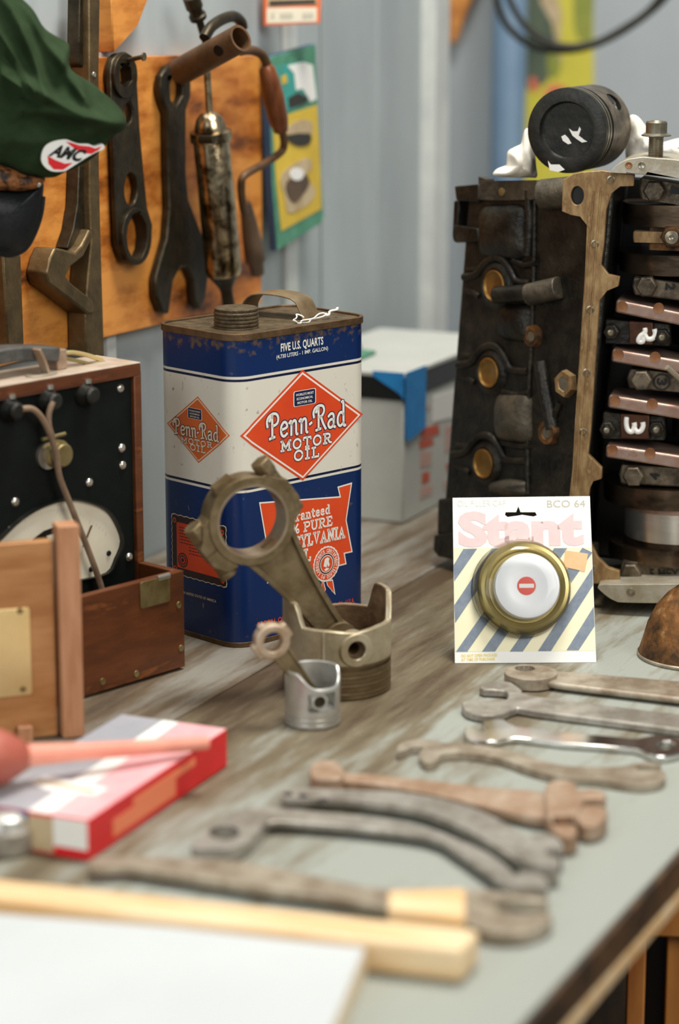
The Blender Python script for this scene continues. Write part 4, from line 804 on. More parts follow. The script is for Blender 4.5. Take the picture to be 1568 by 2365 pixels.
webs = [((1423, 692), (1420, 722), .20, (1437, 708), (1521, 712)), ((1414, 806), (1411, 836), .17, (1428, 819), (1513, 825)), ((1406, 912), (1403, 942), .16, (1420, 925), (1506, 933)), ((1400, 1027), (1398, 1057), .15, (1414, 1039), (1501, 1047))]
for a, b2, sl2, d1, d2 in webs:
    q = MB(EF); d = (XR - a[0]) * sl2; h = ZC + .022; bar(q, [a, (1560, a[1] + (1560 - a[0]) * sl2), (XR, a[1] + d), (XR, b2[1] + d + 12), (1560, b2[1] + (1560 - b2[0]) * sl2), b2], h, .045, M['copper']); w_ = q.build('crank_web', None, eng, bevel=.002, label='coppery crank web with two dimples')
    for x, y in (d1, d2):
        c = EF.px(x, y, h); q = MB(EF); q.lathe((c.x, c.y, h - .0002), (0, 0, 1), [(.0044, 0), (.0042, .0007), (.0030, .0004), (0, .0002)], 22, M['copperd']); q.build('dimple', None, w_, smooth=50)
for tx, pl, b1, b3, gl in (('2', [(1396, 738), (1548, 748), (1548, 800), (1394, 794)], (1412, 765), (1530, 776), 'two'), ('3', [(1392, 952), (1536, 962), (1536, 1018), (1388, 1014)], (1403, 990), (1517, 989), 'three')):
    h = ZC + .014; q = MB(EF); bar(q, pl, h, .02, M['block']); q.build('rod_cap', None, eng, bevel=.0015)
    q = MB(EF); xx0, xx1 = (1452, 1508) if tx == '2' else (1432, 1500); yy0, yy1 = pl[0][1] + 4, pl[2][1] - 3; bar(q, [(xx0, yy0), (xx1, yy0 + 3), (xx1, yy1), (xx0, yy1 - 3)], h + .004, .006, M['capb']); pp = q.build('rod_cap_face', None, eng, bevel=.001, label='brown cap face with a white painted number')
    q = MB(EF); h2 = h + .0046
    if gl == 'two': gs = [[(1489, 757), (1489, 768), (1479, 776), (1474, 788), (1484, 789), (1486, 778)], [(1486, 764), (1494, 782), (1507, 782), (1513, 772), (1511, 760)]]
    else: gs = [[(1447, 963), (1446, 978), (1450, 994), (1460, 997), (1465, 984), (1464, 976)], [(1464, 986), (1470, 997), (1480, 995), (1485, 984), (1484, 975)]]
    for g_ in gs: q.tube([(*EF.px(x, y, h2)[:2], h + .0042) for x, y in cr(g_, 4, False)], [.0021 if i else .0016 for i in range((len(g_) - 1) * 4 + 1)], 10, M['white'], flat=1)
    q.build('painted_number', None, pp, smooth=60)
    for x, y in (b1, b3):
        q = MB(EF); hexbolt(q, x, y, h, .0068, M['block'], .006); c = EF.px(x, y, h); q.cyl((c.x, c.y, h + .005), (c.x, c.y, h + .0085), .0036, seg=18, m=M['iron']); q.lathe((c.x, c.y, h + .0085), (0, 0, 1), [(.0026, 0), (.0018, .0003), (0, .0002)], 16, M['bolt']); q.build('rod_nut', None, eng, bevel=.0004)
# first rod cap in brass colour at the top
h = ZC + .012
q = MB(EF); bar(q, [(1462, 534), (1700, 540), (1700, 566), (1462, 560)], h + .002, .012, M['gasket']); bar(q, [(1500, 520), (1700, 524), (1700, 585), (1498, 578)], h - .002, .012, M['rustd']); q.build('rod_cap', None, eng, bevel=.001, label='brown rod cap with a nut')
q = MB(EF); hexbolt(q, 1553, 545, h + .002, .0095, M['rustd'], .006); c = EF.px(1553, 545, h); q.lathe((c.x, c.y, h + .007), (0, 0, 1), [(.0055, 0), (.0055, .004), (.002, .0045), (0, .0035)], 18, M['bolt']); q.build('rod_nut', None, eng, bevel=.0004)
# journals and counterweights
def journal(x, y0, y1, r, m, name, label=None, zoff=0):
    a, b2 = EF.px(x, y0, ZC), EF.px(x, y1, ZC); q = MB(EF); q.lathe((b2.x, b2.y, ZC - r + .016 + zoff), (V((a.x, a.y, 0)) - V((b2.x, b2.y, 0))), [(r, 0), (r, (a - b2).length)], 48, m); return q.build(name, None, eng, smooth=35, label=label)
journal(1572, 1180, 1246, .048, M['mirror'], 'crank_journal', 'polished bright crank journal', .004)
journal(1574, 1168, 1180, .050, M['copper'], 'crank_fillet', None, .004); journal(1574, 1246, 1262, .050, M['oil'], 'crank_fillet', None, .004)
journal(1560, 1122, 1168, .062, M['oil'], 'counterweight', None, .006); journal(1560, 1262, 1296, .058, M['oil'], 'counterweight', None, .006)
journal(1590, 470, 520, .055, M['oil'], 'counterweight', None, .004); journal(1590, 585, 632, .058, M['oil'], 'counterweight', None, .004)
for y0, y1 in ((462, 470), (632, 640), (742, 800), (840, 852), (900, 910), (950, 1015), (1060, 1072)): journal(1690, y0, y1, .05, M['block'], 'crank_arm')
q = MB(EF); q.tube([(*EF.px(1541, 846, ZC + .03)[:2], ZC + .034), (*EF.px(1600, 905, ZC + .02)[:2], ZC + .016)], .0022, 12, M['plate']); q.build('dipstick_tube', None, eng, label='thin pale tube')
# plates at both ends
q = MB(EF); q.prism(EF.pts(cr([(1382, 1352), (1395, 1372), (1420, 1388), (1450, 1392), (1600, 1394), (XR, 1396), (XR, 1350), (1600, 1349), (1450, 1350)], 3), .02), -.05, .020, m=M['plate']); q.build('end_plate', None, eng, bevel=.001, label='pale alloy end plate')
c = EF.px(1457, 1368, .02); q = MB(EF); q.lathe((c.x, c.y, .0198), (0, 0, 1), [(.0036, 0), (.0032, .0008), (.0015, .0003), (0, .0001)], 18, M['bolt']); q.build('bolt_hole', None, eng)
q = MB(EF); q.prism(EF.pts(cr([(1408, 399), (1424, 381), (1450, 368), (1485, 363)], 3, False) + [(1560, 369), (XR, 384), (XR, 440), (1568, 413), (1480, 403)], .012), -.05, .012, m=M['plate']); tp_ = q.build('top_plate', None, eng, bevel=.001, label='pale alloy plate across the top')
for x, y, mm in ((1482, 382, 'bolt'), (1452, 382, 'copperd')):
    c = EF.px(x, y, .012); q = MB(EF); q.lathe((c.x, c.y, .0118), (0, 0, 1), [(.0030, 0), (.0026, .0008), (.0012, .0003), (0, .0001)], 18, M[mm]); q.build('rivet', None, tp_)

# piston lying on the engine's top, rag and bolt
TPZ = EF.w((0, topz, 0)).z
yc = math.radians(-27); cax = V((math.sin(yc), -math.cos(yc), .05)).normalized()
KF0 = Fr(EF.w((0, topz, -.020)), (math.cos(yc), math.sin(yc), 0))
kc = KF0.w(KF0.px(1308, 302)); kR = .0336
KF = Fr(kc, (math.cos(yc), math.sin(yc), 0))
kp = thing('loose_piston', 'loose black crowned piston lying on its side on top of the engine block', 'piston', tuple(kc + V((0, .02, -kR))))
q = MB(KF); pr_ = [(0, -.0045), (.0215, -.0042), (.0228, -.0025), (.0232, 0), (.0296, .0002), (kR, -.0012)]
for z in (.0045, .0095, .0145): pr_ += [(kR, -z), (kR - .002, -z - .0002), (kR - .002, -z - .0026), (kR, -z - .0028)]
pr_ += [(kR, -.020), (kR, -.056), (kR - .001, -.0572), (kR - .004, -.0572), (kR - .004, -.024), (0, -.024)]
nb = 6; q.lathe((0, 0, 0), (0, 0, 1), pr_, 56, M['blackr']); k0 = len(q.f)
for i in range(len(q.f)):
    if i // 56 >= len(pr_) - 7: q.m[i] = q.mi(M['cap'])
kpo_ = q.build('piston', None, kp, smooth=35)
sd = KF.px(1408, 243, -.038); sd = V((sd.x, sd.y, 0)).normalized(); q = MB(KF); q.cyl(V((0, 0, -.0385)) + sd * .012, V((0, 0, -.0385)) + sd * .05, .0085, m=M['hole'], seg=28); cut(kpo_, q)
for z in (.0048, .0098): q = MB(KF); q.lathe((0, 0, -z - .0022), (0, 0, 1), [(kR - .0015, 0), (kR + .0003, 0), (kR + .0003, .0019), (kR - .0015, .0019)], 56, M['bolt'], closed=True); q.build('piston_ring', None, kp, label='bright worn piston ring')
q = MB(KF); q.lathe((.0155, .0175, -.034), (.64, .72, 0), [(.0085, .003), (.0085, .0089), (.0062, .0089), (.0062, .0088), (0, .0088)], 28, M['cap']); q.lathe((.0155, .0175, -.034), (.64, .72, 0), [(.0064, .0080), (.0064, .0093), (0, .0093)], 28, M['hole']); q.build('pin_boss', None, kp, smooth=35)  # black disc stands for the dark bore
q = MB(KF)
def kx(l): return [tuple(KF.px(x, y)[:2]) for x, y in l]
for l in ([(1292, 316), (1300, 312), (1308, 320), (1315, 332), (1308, 334), (1296, 326)], [(1310, 298), (1318, 304), (1330, 304), (1334, 294), (1337, 300), (1332, 314), (1345, 324), (1352, 328), (1340, 330), (1328, 322), (1318, 314)]): q.prism(kx(l), -.0043, -.0036, m=M['white'])
q.prism(kx([(1266, 372), (1272, 380), (1292, 380), (1304, 392), (1290, 397), (1270, 393)]), -.0002, .0006, m=M['white']); q.build('paint_marks', None, kp, label='white dabs of paint')
def lump(name, F, outline, c, base, hf, hb, m, seed=0, amp=.004, fs=90, rings=14):
    o = [tuple(F.px(x, y, base)[:2]) for x, y in cr(outline, 5)]; cc = F.px(*c, base)
    f = lambda x, y, t: amp * (abs(noise.noise(V((x * fs + seed, y * fs, seed)))) * 2 - .5)
    q = MB(F); q.pillow(o, (cc.x, cc.y), base, hf, hb, f, m=m, rings=rings); return q
RF_ = Fr(EF.w((0, topz, -.072)), (1, 0, 0))
q = lump('rag', RF_, [(1140, 406), (1146, 392), (1168, 385), (1172, 352), (1188, 340), (1205, 330), (1212, 300), (1226, 300), (1234, 340), (1238, 380), (1240, 408), (1220, 410), (1180, 410)], (1200, 378), -.012, .014, .015, M['rag'], 2, .006, 80)
r1 = q.build('rag', None, None, smooth=70); tag(r1, 'crumpled white rag tucked under the loose piston on the engine', 'rag')
q = lump('rag', RF_, [(1448, 300), (1454, 268), (1472, 268), (1490, 290), (1500, 312), (1540, 330), (1580, 318), (1640, 330), (1640, 380), (1540, 385), (1452, 382)], (1500, 345), -.02, .020, .015, M['rag'], 7, .006, 80)
r2 = q.build('rag', None, None, smooth=70); tag(r2, 'crumpled white rag behind the upright bolt on the engine', 'rag')
BFm = Fr(EF.w((0, 0, .0)), (1, 0, 0)); c = BFm.w(BFm.px(1514, 367)); sc2 = (c.y) * 1.0 / FPX
bo = thing('flange_bolt', 'steel flange bolt standing head up on the engine\'s pale top plate', 'bolt', tuple(c))
q = MB(); r = 17.5 * sc2 * 1.01
prof = [(r * .95, -.0015)]
for k in range(13): prof += [(r * .90, k * .0013), (r * 1.0, k * .0013 + .00065)]
prof += [(r * .9, .0178), (r * .9, .0180)]
q.lathe(c, (0, 0, 1), prof, 24, M['bolt']); q.build('shank', None, bo, smooth=20, label='threaded shank')
q = MB(); q.lathe(c + V((0, 0, .0172)), (0, 0, 1), [(r * 1.3, 0), (34 * sc2, .0006), (34 * sc2, .0014), (r * 1.5, .0028)], 32, M['bolt']); q.build('flange', None, bo)
q = MB(); q.lathe(c + V((0, 0, .0195)), (0, 0, 1), [(24.5 * sc2, 0), (24.5 * sc2, .0085), (22 * sc2, .0098), (16 * sc2, .0098), (14 * sc2, .0090), (0, .0090)], 12, M['bolt']); q.build('head', None, bo, bevel=.0003)

# ------------------------------------------------------------------ blister card with a filler cap
K0 = tz(1050, 1532); K1 = tz(1377, 1530)
lean = math.radians(20)
KA = Fr(K0, K1 - K0, (0, math.sin(lean), math.cos(lean)))
kpk = thing('blister_pack', 'pale blister card with a round silver filler cap, standing before the engine block', 'blister pack', tuple((K0 + K1) / 2))
kp_ = lambda l, h=.0006: [tuple(KA.px(x, y, h)[:2]) for x, y in l]
kw = KA.px(1377, 1530)[0]; kh = KA.px(1050, 1150)[1]
hole = kp_([(1168, 1183), (1192, 1183), (1197, 1170), (1202, 1183), (1236, 1183), (1240, 1190), (1232, 1193), (1205, 1189), (1195, 1191), (1172, 1194), (1166, 1189)])
hole = [(x, y) for x, y in hole]
tl, tr = KA.px(1045, 1150), KA.px(1362, 1146)
q = MB(KA); q.prism([(0, 0), (kw, 0), (tr.x, tr.y), (tl.x, tl.y)], -.0006, .0006, holes=[hole], m=M['cardw']); q.build('card', None, kpk, bevel=.0002)
q = MB(KA)
yb_ = KA.px(1050, 1505, .0006)[1]; yt_ = KA.px(1050, 1266, .0006)[1]; ed = lambda y: (tl.x * y / tl.y, kw + (tr.x - kw) * y / tr.y)
q.flat([(ed(yb_)[0] + .0003, yb_), (ed(yb_)[1] - .0003, yb_), (ed(yt_)[1] - .0003, yt_), (ed(yt_)[0] + .0003, yt_)], .00072, M['cardy'])
for l in ([(1070, 1268), (1102, 1267), (1049, 1343), (1047, 1306)], [(1136, 1267), (1168, 1266), (1051, 1439), (1049, 1398)], [(1053, 1505), (1079, 1505), (1247, 1267), (1220, 1267)], [(1113, 1505), (1143, 1505), (1310, 1266), (1280, 1266)],
          [(1177, 1505), (1207, 1505), (1368, 1276), (1345, 1265)], [(1242, 1504), (1272, 1504), (1369, 1352), (1368, 1312)], [(1308, 1502), (1336, 1502), (1373, 1446), (1371, 1401)]): q.flat(kp_(l), .00085, M['slate'])
q.build('stripes', None, kpk, smooth=0, label='slate blue diagonal stripes on cream')
q = MB(KA)
put_text(q, KA, 'BCO 64', KA.px(1263, 1172)[:2], KA.px(1351, 1171)[:2], .0056, .0008, M['greyp'], .0)
put_text(q, KA, 'OIL FILLER CAP', KA.px(1056, 1170)[:2], KA.px(1168, 1169)[:2], .0050, .0008, M['greyl'], -.004)
put_text(q, KA, 'Stant', KA.px(1058, 1258)[:2], KA.px(1348, 1254)[:2], .0245, .0008, M['pinkp'], .055)
put_text(q, KA, 'DO NOT OPEN PACKAGE', KA.px(1065, 1518)[:2], KA.px(1148, 1516)[:2], .0022, .0008, M['yelp'], .02); put_text(q, KA, 'AT TIME OF PURCHASE', KA.px(1065, 1527)[:2], KA.px(1143, 1525)[:2], .0022, .0008, M['yelp'], .02)
q.build('lettering', None, kpk, smooth=0, recalc=False, weld=False, label='pale pink and grey printing')
q = MB(KA); q.prism(kp_([(1305, 1271), (1358, 1279), (1350, 1320), (1301, 1309)]), .0009, .0012, m=M['sticker']); q.build('price_sticker', None, kpk, label='orange price sticker')
bc = KA.px(1211, 1357, .004); br = 112 * 1.76 / FPX
q = MB(KA); q.lathe((bc.x, bc.y, .0008), (0, 0, 1), [(br, 0), (br * .99, .004), (br * .93, .0085), (br * .86, .0090), (br * .80, .0070), (br * .76, .0045), (0, .0040)], 64, M['gold']); q.build('cap_skirt', None, kpk, smooth=50, label='gold rim of the filler cap')
dc = KA.px(1218, 1353, .0145); dr = 79 * 1.75 / FPX
q = MB(KA); q.lathe((dc.x, dc.y, .004), (0, 0, 1), [(dr, 0), (dr, .0085), (dr * .965, .0104), (dr * .9, .0108), (dr * .55, .0100), (.0, .0095)], 64, M['silver']); q.build('cap_disc', None, kpk, smooth=50, label='bright silver disc')
q = MB(KA); rc = KA.px(1216, 1353, .0145); rd = 22 * 1.75 / FPX
q.lathe((rc.x, rc.y, .0135), (0, 0, 1), [(rd, 0), (rd, .0008), (0, .0010)], 36, M['redd']); q.box((rc.x - rd * .80, rc.y - rd * .22, .0144), (rc.x + rd * .80, rc.y + rd * .22, .0147), M['white']); q.build('emblem', None, kpk, smooth=30, label='red round emblem with a white bar')
q = MB(KA); fc = KA.px(1203, 1360, .001); fr_ = 119 * 1.76 / FPX
q.lathe((fc.x, fc.y, .0008), (0, 0, 1), [(fr_, 0), (fr_ * 1.0, .0006), (br * 1.04, .0012), (br * 1.035, .006), (br * .98, .0100), (br * .80, .0165), (br * .5, .0172), (0, .0172)], 64, M['clear']); q.build('blister', None, kpk, smooth=50, label='clear plastic bubble')

# ------------------------------------------------------------------ electric meter in a wooden box
MU = V((math.cos(math.radians(48)), math.sin(math.radians(48)), 0)); MN = V((MU.y, -MU.x, 0))
m0 = tz(428, 1545)                                  # front right foot of the tray
TF = Fr(m0, MU)                                     # tray front
trd = .042
MF = Fr(m0 - MN * trd, MU)                          # front of the case
mt = thing('meter_box', 'brown wooden box with a black panel, white dial and open front tray', 'meter', tuple(m0 - MU * .10 - MN * .05))
trh = TF.px(421, 1318)[1]; bxh = MF.px(306, 843)[1]; bd = .048
cw_ = .0068; LX = -.21
q = MB(MF)
q.box((LX, bxh - .0085, -bd), (0, bxh, 0), M['walnut']); q.box((-cw_, .0006, -bd), (0, bxh - .0085, 0), M['walnut']); q.box((LX, .0006, -bd), (LX + cw_, bxh - .0085, 0), M['walnut'])
q.box((LX + cw_, .0006, -bd), (-cw_, bxh - .0085, -bd + .005), M['walnut']); q.build('case', None, mt, bevel=.0008)
q = MB(MF); q.box((LX, bxh + .0001, -bd), (0, bxh + .0012, 0), M['topwood']); q.build('case_top', None, mt, bevel=.0005, label='pale top of the case')  # thin slab, paler than the case wood
q = MB(MF); q.box((LX + cw_, .001, -.012), (-cw_, bxh - .0088, -.0035), M['black']); q.build('panel', None, mt, label='black instrument panel')
q = MB(TF); q.box((LX, .002, -.0065), (0, trh, 0), M['walnut']); q.build('tray_front', None, mt, bevel=.0008)
q = MB(TF); q.box((-.0065, .002, -trd + .0003), (0, trh, -.0067), M['walnut']); q.build('tray_side', None, mt, bevel=.0008)
q = MB(TF); q.box((LX, .001, -trd), (-.0068, .005, -.0068), M['walnut']); q.build('tray_floor', None, mt)
tp2 = lambda l, h=0: [tuple(TF.px(x, y, h)[:2]) for x, y in l]
q = MB(TF); c0 = TF.px(357, 1368); q.prism(rrect(c0.x - .0148, c0.y - .0095, c0.x + .0148, trh - .0005, .002, 4), .0, .0009, m=M['brassd']); q.cyl((c0.x + .002, trh - .0005, .0012), (c0.x + .0135, trh - .0005, .0012), .0022, m=M['nickel'], seg=14); q.build('hinge', None, mt, bevel=.0003, label='dull brass hinge plate')
for x, y in ((413, 1397), (418, 1497), (237, 1574), (315, 1556)):
    q = MB(TF); c = TF.px(x, y); q.lathe((c.x, c.y, 0), (0, 0, 1), [(.0026, 0), (.0024, .0006), (.0010, .0003), (0, .0002)], 16, M['brassd']); q.build('screw', None, mt)
PF0 = MF.off(-.0035)
for x, y in ((280, 897), (283, 1035), (285, 1075), (208, 1115), (37, 1160), (300, 1287)):
    q = MB(PF0); c = PF0.px(x, y, .001); q.lathe((c.x, c.y, 0), (0, 0, 1), [(.0034, 0), (.0033, .0008), (.0022, .0018), (.0008, .0021), (0, .0017)], 20, M['nickel']); q.build('panel_screw', None, mt, smooth=50)
# terminals with round blackened caps
for x, y in ((30, 948), (118, 926), (205, 912)):
    q = MB(PF0); c = PF0.px(x, y, .006); q.lathe((c.x, c.y, 0), (0, 0, 1), [(.0085, 0), (.0085, .004), (.0062, .0075), (.0062, .011), (.0045, .0125), (0, .0125)], 28, M['blackr']); t_ = q.build('terminal', None, mt, smooth=40)
    q = MB(PF0); q.cyl((c.x + .001, c.y + .0082, .004), (c.x + .001, c.y + .0112, .004), .0028, m=M['nickel'], seg=14); q.build('terminal_nut', None, t_, label='bright nut')
q = MB(PF0); c = PF0.px(139, 1050, .006); q.lathe((c.x, c.y, 0), (0, 0, 1), [(.0105, 0), (.0105, .005), (.0085, .006), (.0085, .010), (.0075, .011), (0, .011)], 32, M['brassd']); q.build('knob', None, mt, smooth=35)
q = MB(PF0); c = PF0.px(118, 1052, .003); q.lathe((c.x - .002, c.y, 0), (0, 0, 1), [(.0098, 0), (.0098, .0028), (0, .003)], 28, M['nickel']); q.build('knob_washer', None, mt, smooth=35)
a, b2 = PF0.px(93, 1014, .008), PF0.px(146, 1001, .008); q = MB(PF0); q.cyl((a.x, a.y, .010), (b2.x, b2.y, .010), .0014, m=M['brassd'], seg=12); q.build('clip', None, mt)
# dial behind a round glass
dial = cr([(-60, 1330), (-40, 1285), (0, 1243), (45, 1200), (95, 1170), (150, 1154), (200, 1160), (240, 1178), (262, 1208), (276, 1250), (262, 1290), (243, 1322), (180, 1338), (100, 1352), (-20, 1378), (-50, 1370)], 3)
pp_ = lambda l, h=0: [tuple(PF0.px(x, y, h)[:2]) for x, y in l]
do = pp_(dial, .001); dcx = sum(p[0] for p in do) / len(do); dcy = sum(p[1] for p in do) / len(do)
big = [(dcx + (x - dcx) * 1.03, dcy + (y - dcy) * 1.03) for x, y in do]
q = MB(PF0); q.prism(big, .0, .0045, holes=[do], m=M['blackr']); q.build('dial_rim', None, mt, bevel=.0006)
cut = pp_([(72, 1247), (100, 1226), (135, 1213), (178, 1216), (190, 1224), (170, 1250), (120, 1262)], .001)
q = MB(PF0); q.prism(do, .0002, .0014, holes=[cut], m=M['cream']); dl = q.build('dial', None, mt, label='cream dial face')
q = MB(PF0); q.flat(cut, .0004, M['hole']); q.prism(pp_([(108, 1238), (132, 1231), (140, 1250), (120, 1262)], .001), .0005, .001, m=M['cream']); q.prism(pp_([(165, 1235), (185, 1232), (190, 1250), (172, 1256)], .001), .0005, .001, m=M['brassd']); q.build('movement', None, dl, label='dark movement seen through the dial window')
q = MB(PF0)
for k in range(31):
    t = k / 30; x = 20 + 225 * t; y = 1236 - 62 * math.sin(math.pi * (t * .62 + .16)) ** 1.5 + 22 * max(0, t - .65) * 3
    a, b2 = PF0.px(x, y, .0014), PF0.px(x + 2 - 4 * t, y + (10 if k % 5 == 0 else 6), .0014); e = .0002
    q.flat([(a.x - e, a.y), (a.x + e, a.y), (b2.x + e, b2.y), (b2.x - e, b2.y)], .0016, M['greyp'])
q.build('scale_marks', None, dl, smooth=0)
q = MB(PF0); a, b2 = PF0.px(210, 1213, .002), PF0.px(190, 1262, .002); q.cyl((a.x, a.y, .003), (b2.x, b2.y, .003), .0006, m=M['capb'], seg=8); q.build('needle', None, dl)
q = MB(PF0)
for x, y in ((252, 1278), (211, 1315)): c = PF0.px(x, y, .002); q = MB(PF0); q.lathe((c.x, c.y, .0014), (0, 0, 1), [(.0022, 0), (.0018, .001), (0, .001)], 14, M['hole']); q.build('dial_screw', None, dl)
# brown wires
WF = MF.off(.008)
wp = [(*WF.px(x, y, 0)[:2], z) for (x, y), z in zip(cr([(50, 945), (75, 945), (98, 968), (118, 1010), (130, 1050), (137, 1100), (160, 1160), (190, 1235), (215, 1300), (232, 1350), (238, 1375)], 4, False), [0] * 60)]
q = MB(WF); q.tube(wp, .0023, 10, M['wire']); q.build('wire', None, mt, smooth=60)
wp = [(*WF.px(x, y, 0)[:2], 0) for x, y in cr([(122, 928), (113, 955), (113, 985), (122, 1012)], 4, False)]
q = MB(WF); q.tube(wp, .0023, 10, M['wire']); q.build('wire', None, mt, smooth=60)
# carrying handle and its fittings on top
TOPM = Fr(MF.w((0, bxh + .0012, 0)), MU, -MN)       # x along the box, y towards the wall, n up
hz = Fr(MF.w((0, 0, -.026)), MU)
def tpx(x, y): return hz.px(x, y)
q = MB(hz); P = [(*tpx(x, y)[:2], 0) for x, y in cr([(-60, 832), (0, 818), (60, 814), (118, 816)], 4, False)]; q.ribbon(P, .020, .0105, M['leatherg'], up=(0, 0, 1)); q.build('handle', None, mt, bevel=.0015, label='grey leather carrying handle')
q = MB(hz); a = tpx(118, 816); b2 = tpx(140, 826); q.box((a.x - .002, bxh + .0012, -.009), (a.x + .0075, a.y + .0035, .009), M['rust']); q.build('handle_fitting', None, mt, bevel=.001, label='coppery handle end')
q = MB(hz); q.tube([(*tpx(x, y)[:2], 0) for x, y in cr([(140, 818), (165, 814), (200, 820), (236, 832)], 4, False)], .0017, 10, M['brass']); q.tube([(*tpx(x, y)[:2], .004) for x, y in cr([(140, 826), (170, 832), (205, 840), (234, 836)], 4, False)], .0014, 10, M['brassd']); q.build('ring', None, mt, smooth=60, label='brass loop of the handle')
hz2 = Fr(MF.w((0, 0, -.012)), MU)
q = MB(hz2); q.ribbon([(*hz2.px(x, y)[:2], 0) for x, y in cr([(84, 806), (92, 822), (100, 842), (106, 862)], 3, False)], .008, .0022, M['rust']); c = hz2.px(96, 868); q.prism(circ(0, 0, .014, 20, .007), .0, .001, m=M['plate'], F=Fr(hz2.w((c.x, bxh + .0013, 0)), MU, -MN)); 
q.build('catch', None, mt, bevel=.0004, label='corroded catch')

# detached wooden lid standing in front of the meter
l0 = tz(196, 1703); la_ = math.radians(20)
LF = Fr(l0, (math.cos(la_), math.sin(la_), 0))
ld = thing('instrument_cover', 'light brown wooden cover with a brass plate, standing before the meter', 'cover', tuple(l0 + V((-.06, 0, 0))))
xl = LF.px(146, 1700)[0]; ztop = LF.px(168, 1214)[1]; zpan = LF.px(80, 1248, -.012)[1]
q = MB(LF); q.box((xl, 0.0006, -.016), (0, ztop, 0), M['lidedge']); q.build('edge_rail', None, ld, bevel=.0008, label='pinkish edge rail')
q = MB(LF); q.box((-.15, 0.0006, -.016), (xl - .0016, zpan, -.008), M['lidwood']); q.build('panel', None, ld, bevel=.0008)
c0, c1 = LF.px(64, 1402, -.008), LF.px(70, 1603, -.008)
q = MB(LF); q.prism(rrect(-.10, c1.y, c0.x + .001, c0.y, .002, 4), -.0079, -.0068, m=M['brass']); bp_ = q.build('nameplate', None, ld, bevel=.0003, label='blank brass plate')
for x, y in ((46, 1411), (53, 1591)):
    c = LF.px(x, y, -.007); q = MB(LF); q.lathe((c.x, c.y, -.0068), (0, 0, 1), [(.0022, 0), (.0020, .0007), (0, .0009)], 16, M['brassd']); q.build('screw', None, bp_)
c = LF.px(20, 1668, -.008); q = MB(LF); q.box((LF.px(38, 1700, -.008)[0], .0, -.0079), (LF.px(72, 1700, -.008)[0], .0115, -.001), M['lidedge']); q.build('catch_block', None, ld, bevel=.001)

# ------------------------------------------------------------------ wrenches on the bench
def tp(l, h): return T.pts(l, h)
def flatpart(name, l, z0, z1, m, parent=None, holes=(), sm=3, bevel=.0009, label=None):
    q = MB(T); q.prism(tp(cr(l, sm) if sm else l, z1), z0, z1, holes=[tp(h, z1) for h in holes], m=m); return q.build(name, None, parent, bevel=bevel, label=label, smooth=45)
# box end spanner reaching out of the picture
c = tz(1226, 1552, .0095)
w1 = thing('ring_spanner', 'steel ring spanner lying nearest the blister card', 'wrench', (c.x + .05, c.y, 0))
rW = 63 * 1.72 / FPX
h1 = tz(1212, 1543, .0095)
q = MB(T); n12 = [(h1.x - c.x + .0078 * (1 - .10 * (i % 2)) * math.cos(i * math.pi / 12), h1.y - c.y + .0078 * (1 - .10 * (i % 2)) * math.sin(i * math.pi / 12)) for i in range(24)]
q.prism([(c.x + x, c.y + y) for x, y in circ(0, 0, rW, 40)], .0010, .0095, holes=[[(c.x + x, c.y + y) for x, y in n12]], m=M['steelw']); q.build('ring', None, w1, bevel=.0014, smooth=45)
flatpart('shaft', [(1266, 1548), (1300, 1549), (1568, 1572), (1720, 1584), (1720, 1640), (1568, 1612), (1300, 1580), (1262, 1574)], .002, .0070, M['steelw'], w1, sm=0, bevel=.0018)
# open spanner below it
w2 = flatpart('open_spanner', [(1066, 1622), (1088, 1616), (1112, 1618), (1150, 1618), (1168, 1615), (1174, 1604), (1164, 1594), (1116, 1592), (1108, 1582), (1135, 1572), (1180, 1575), (1206, 1594), (1240, 1608), (1568, 1649), (1700, 1664), (1700, 1706), (1568, 1684), (1240, 1642), (1195, 1634), (1165, 1646), (1120, 1652), (1076, 1642)], .0008, .0062, M['steel'], sm=2, bevel=.0014)
tag(w2, 'long steel open spanner lying second from the blister card', 'wrench')
# slim chrome double ended spanner
w3 = flatpart('chrome_spanner', [(1073, 1680), (1090, 1677), (1110, 1686), (1128, 1681), (1112, 1671), (1124, 1663), (1165, 1662), (1192, 1677), (1300, 1690), (1430, 1702), (1472, 1705), (1510, 1697), (1550, 1700), (1585, 1712), (1582, 1735), (1532, 1748), (1490, 1740), (1462, 1728), (1300, 1716), (1190, 1703), (1150, 1710), (1100, 1711), (1075, 1704)], .0006, .0048, M['chrome'], holes=[[(1538 + 19 * math.cos(a), 1720 + 9 * math.sin(a)) for a in [i * math.pi / 8 for i in range(16)]]], sm=2, bevel=.0013)
tag(w3, 'slim shiny chrome spanner with a closed ring at its right end', 'wrench')
# S shaped open spanner
w4 = flatpart('curved_open_spanner', [(918, 1724), (932, 1713), (965, 1707), (1000, 1708), (1025, 1716), (1060, 1716), (1150, 1727), (1220, 1745), (1280, 1764), (1340, 1771), (1430, 1770), (1470, 1763), (1500, 1759), (1524, 1764), (1522, 1768), (1476, 1770), (1474, 1778), (1526, 1779), (1538, 1790), (1526, 1806), (1480, 1813), (1430, 1808), (1370, 1798), (1300, 1795), (1220, 1775), (1150, 1750), (1060, 1738), (1018, 1744), (1010, 1757), (986, 1763), (971, 1752), (968, 1738), (978, 1727), (955, 1725), (930, 1735), (918, 1738)], .0006, .0056, M['steelw'], sm=3, bevel=.0013)
tag(w4, 'tan steel open ended spanner with a gentle S bend', 'wrench')
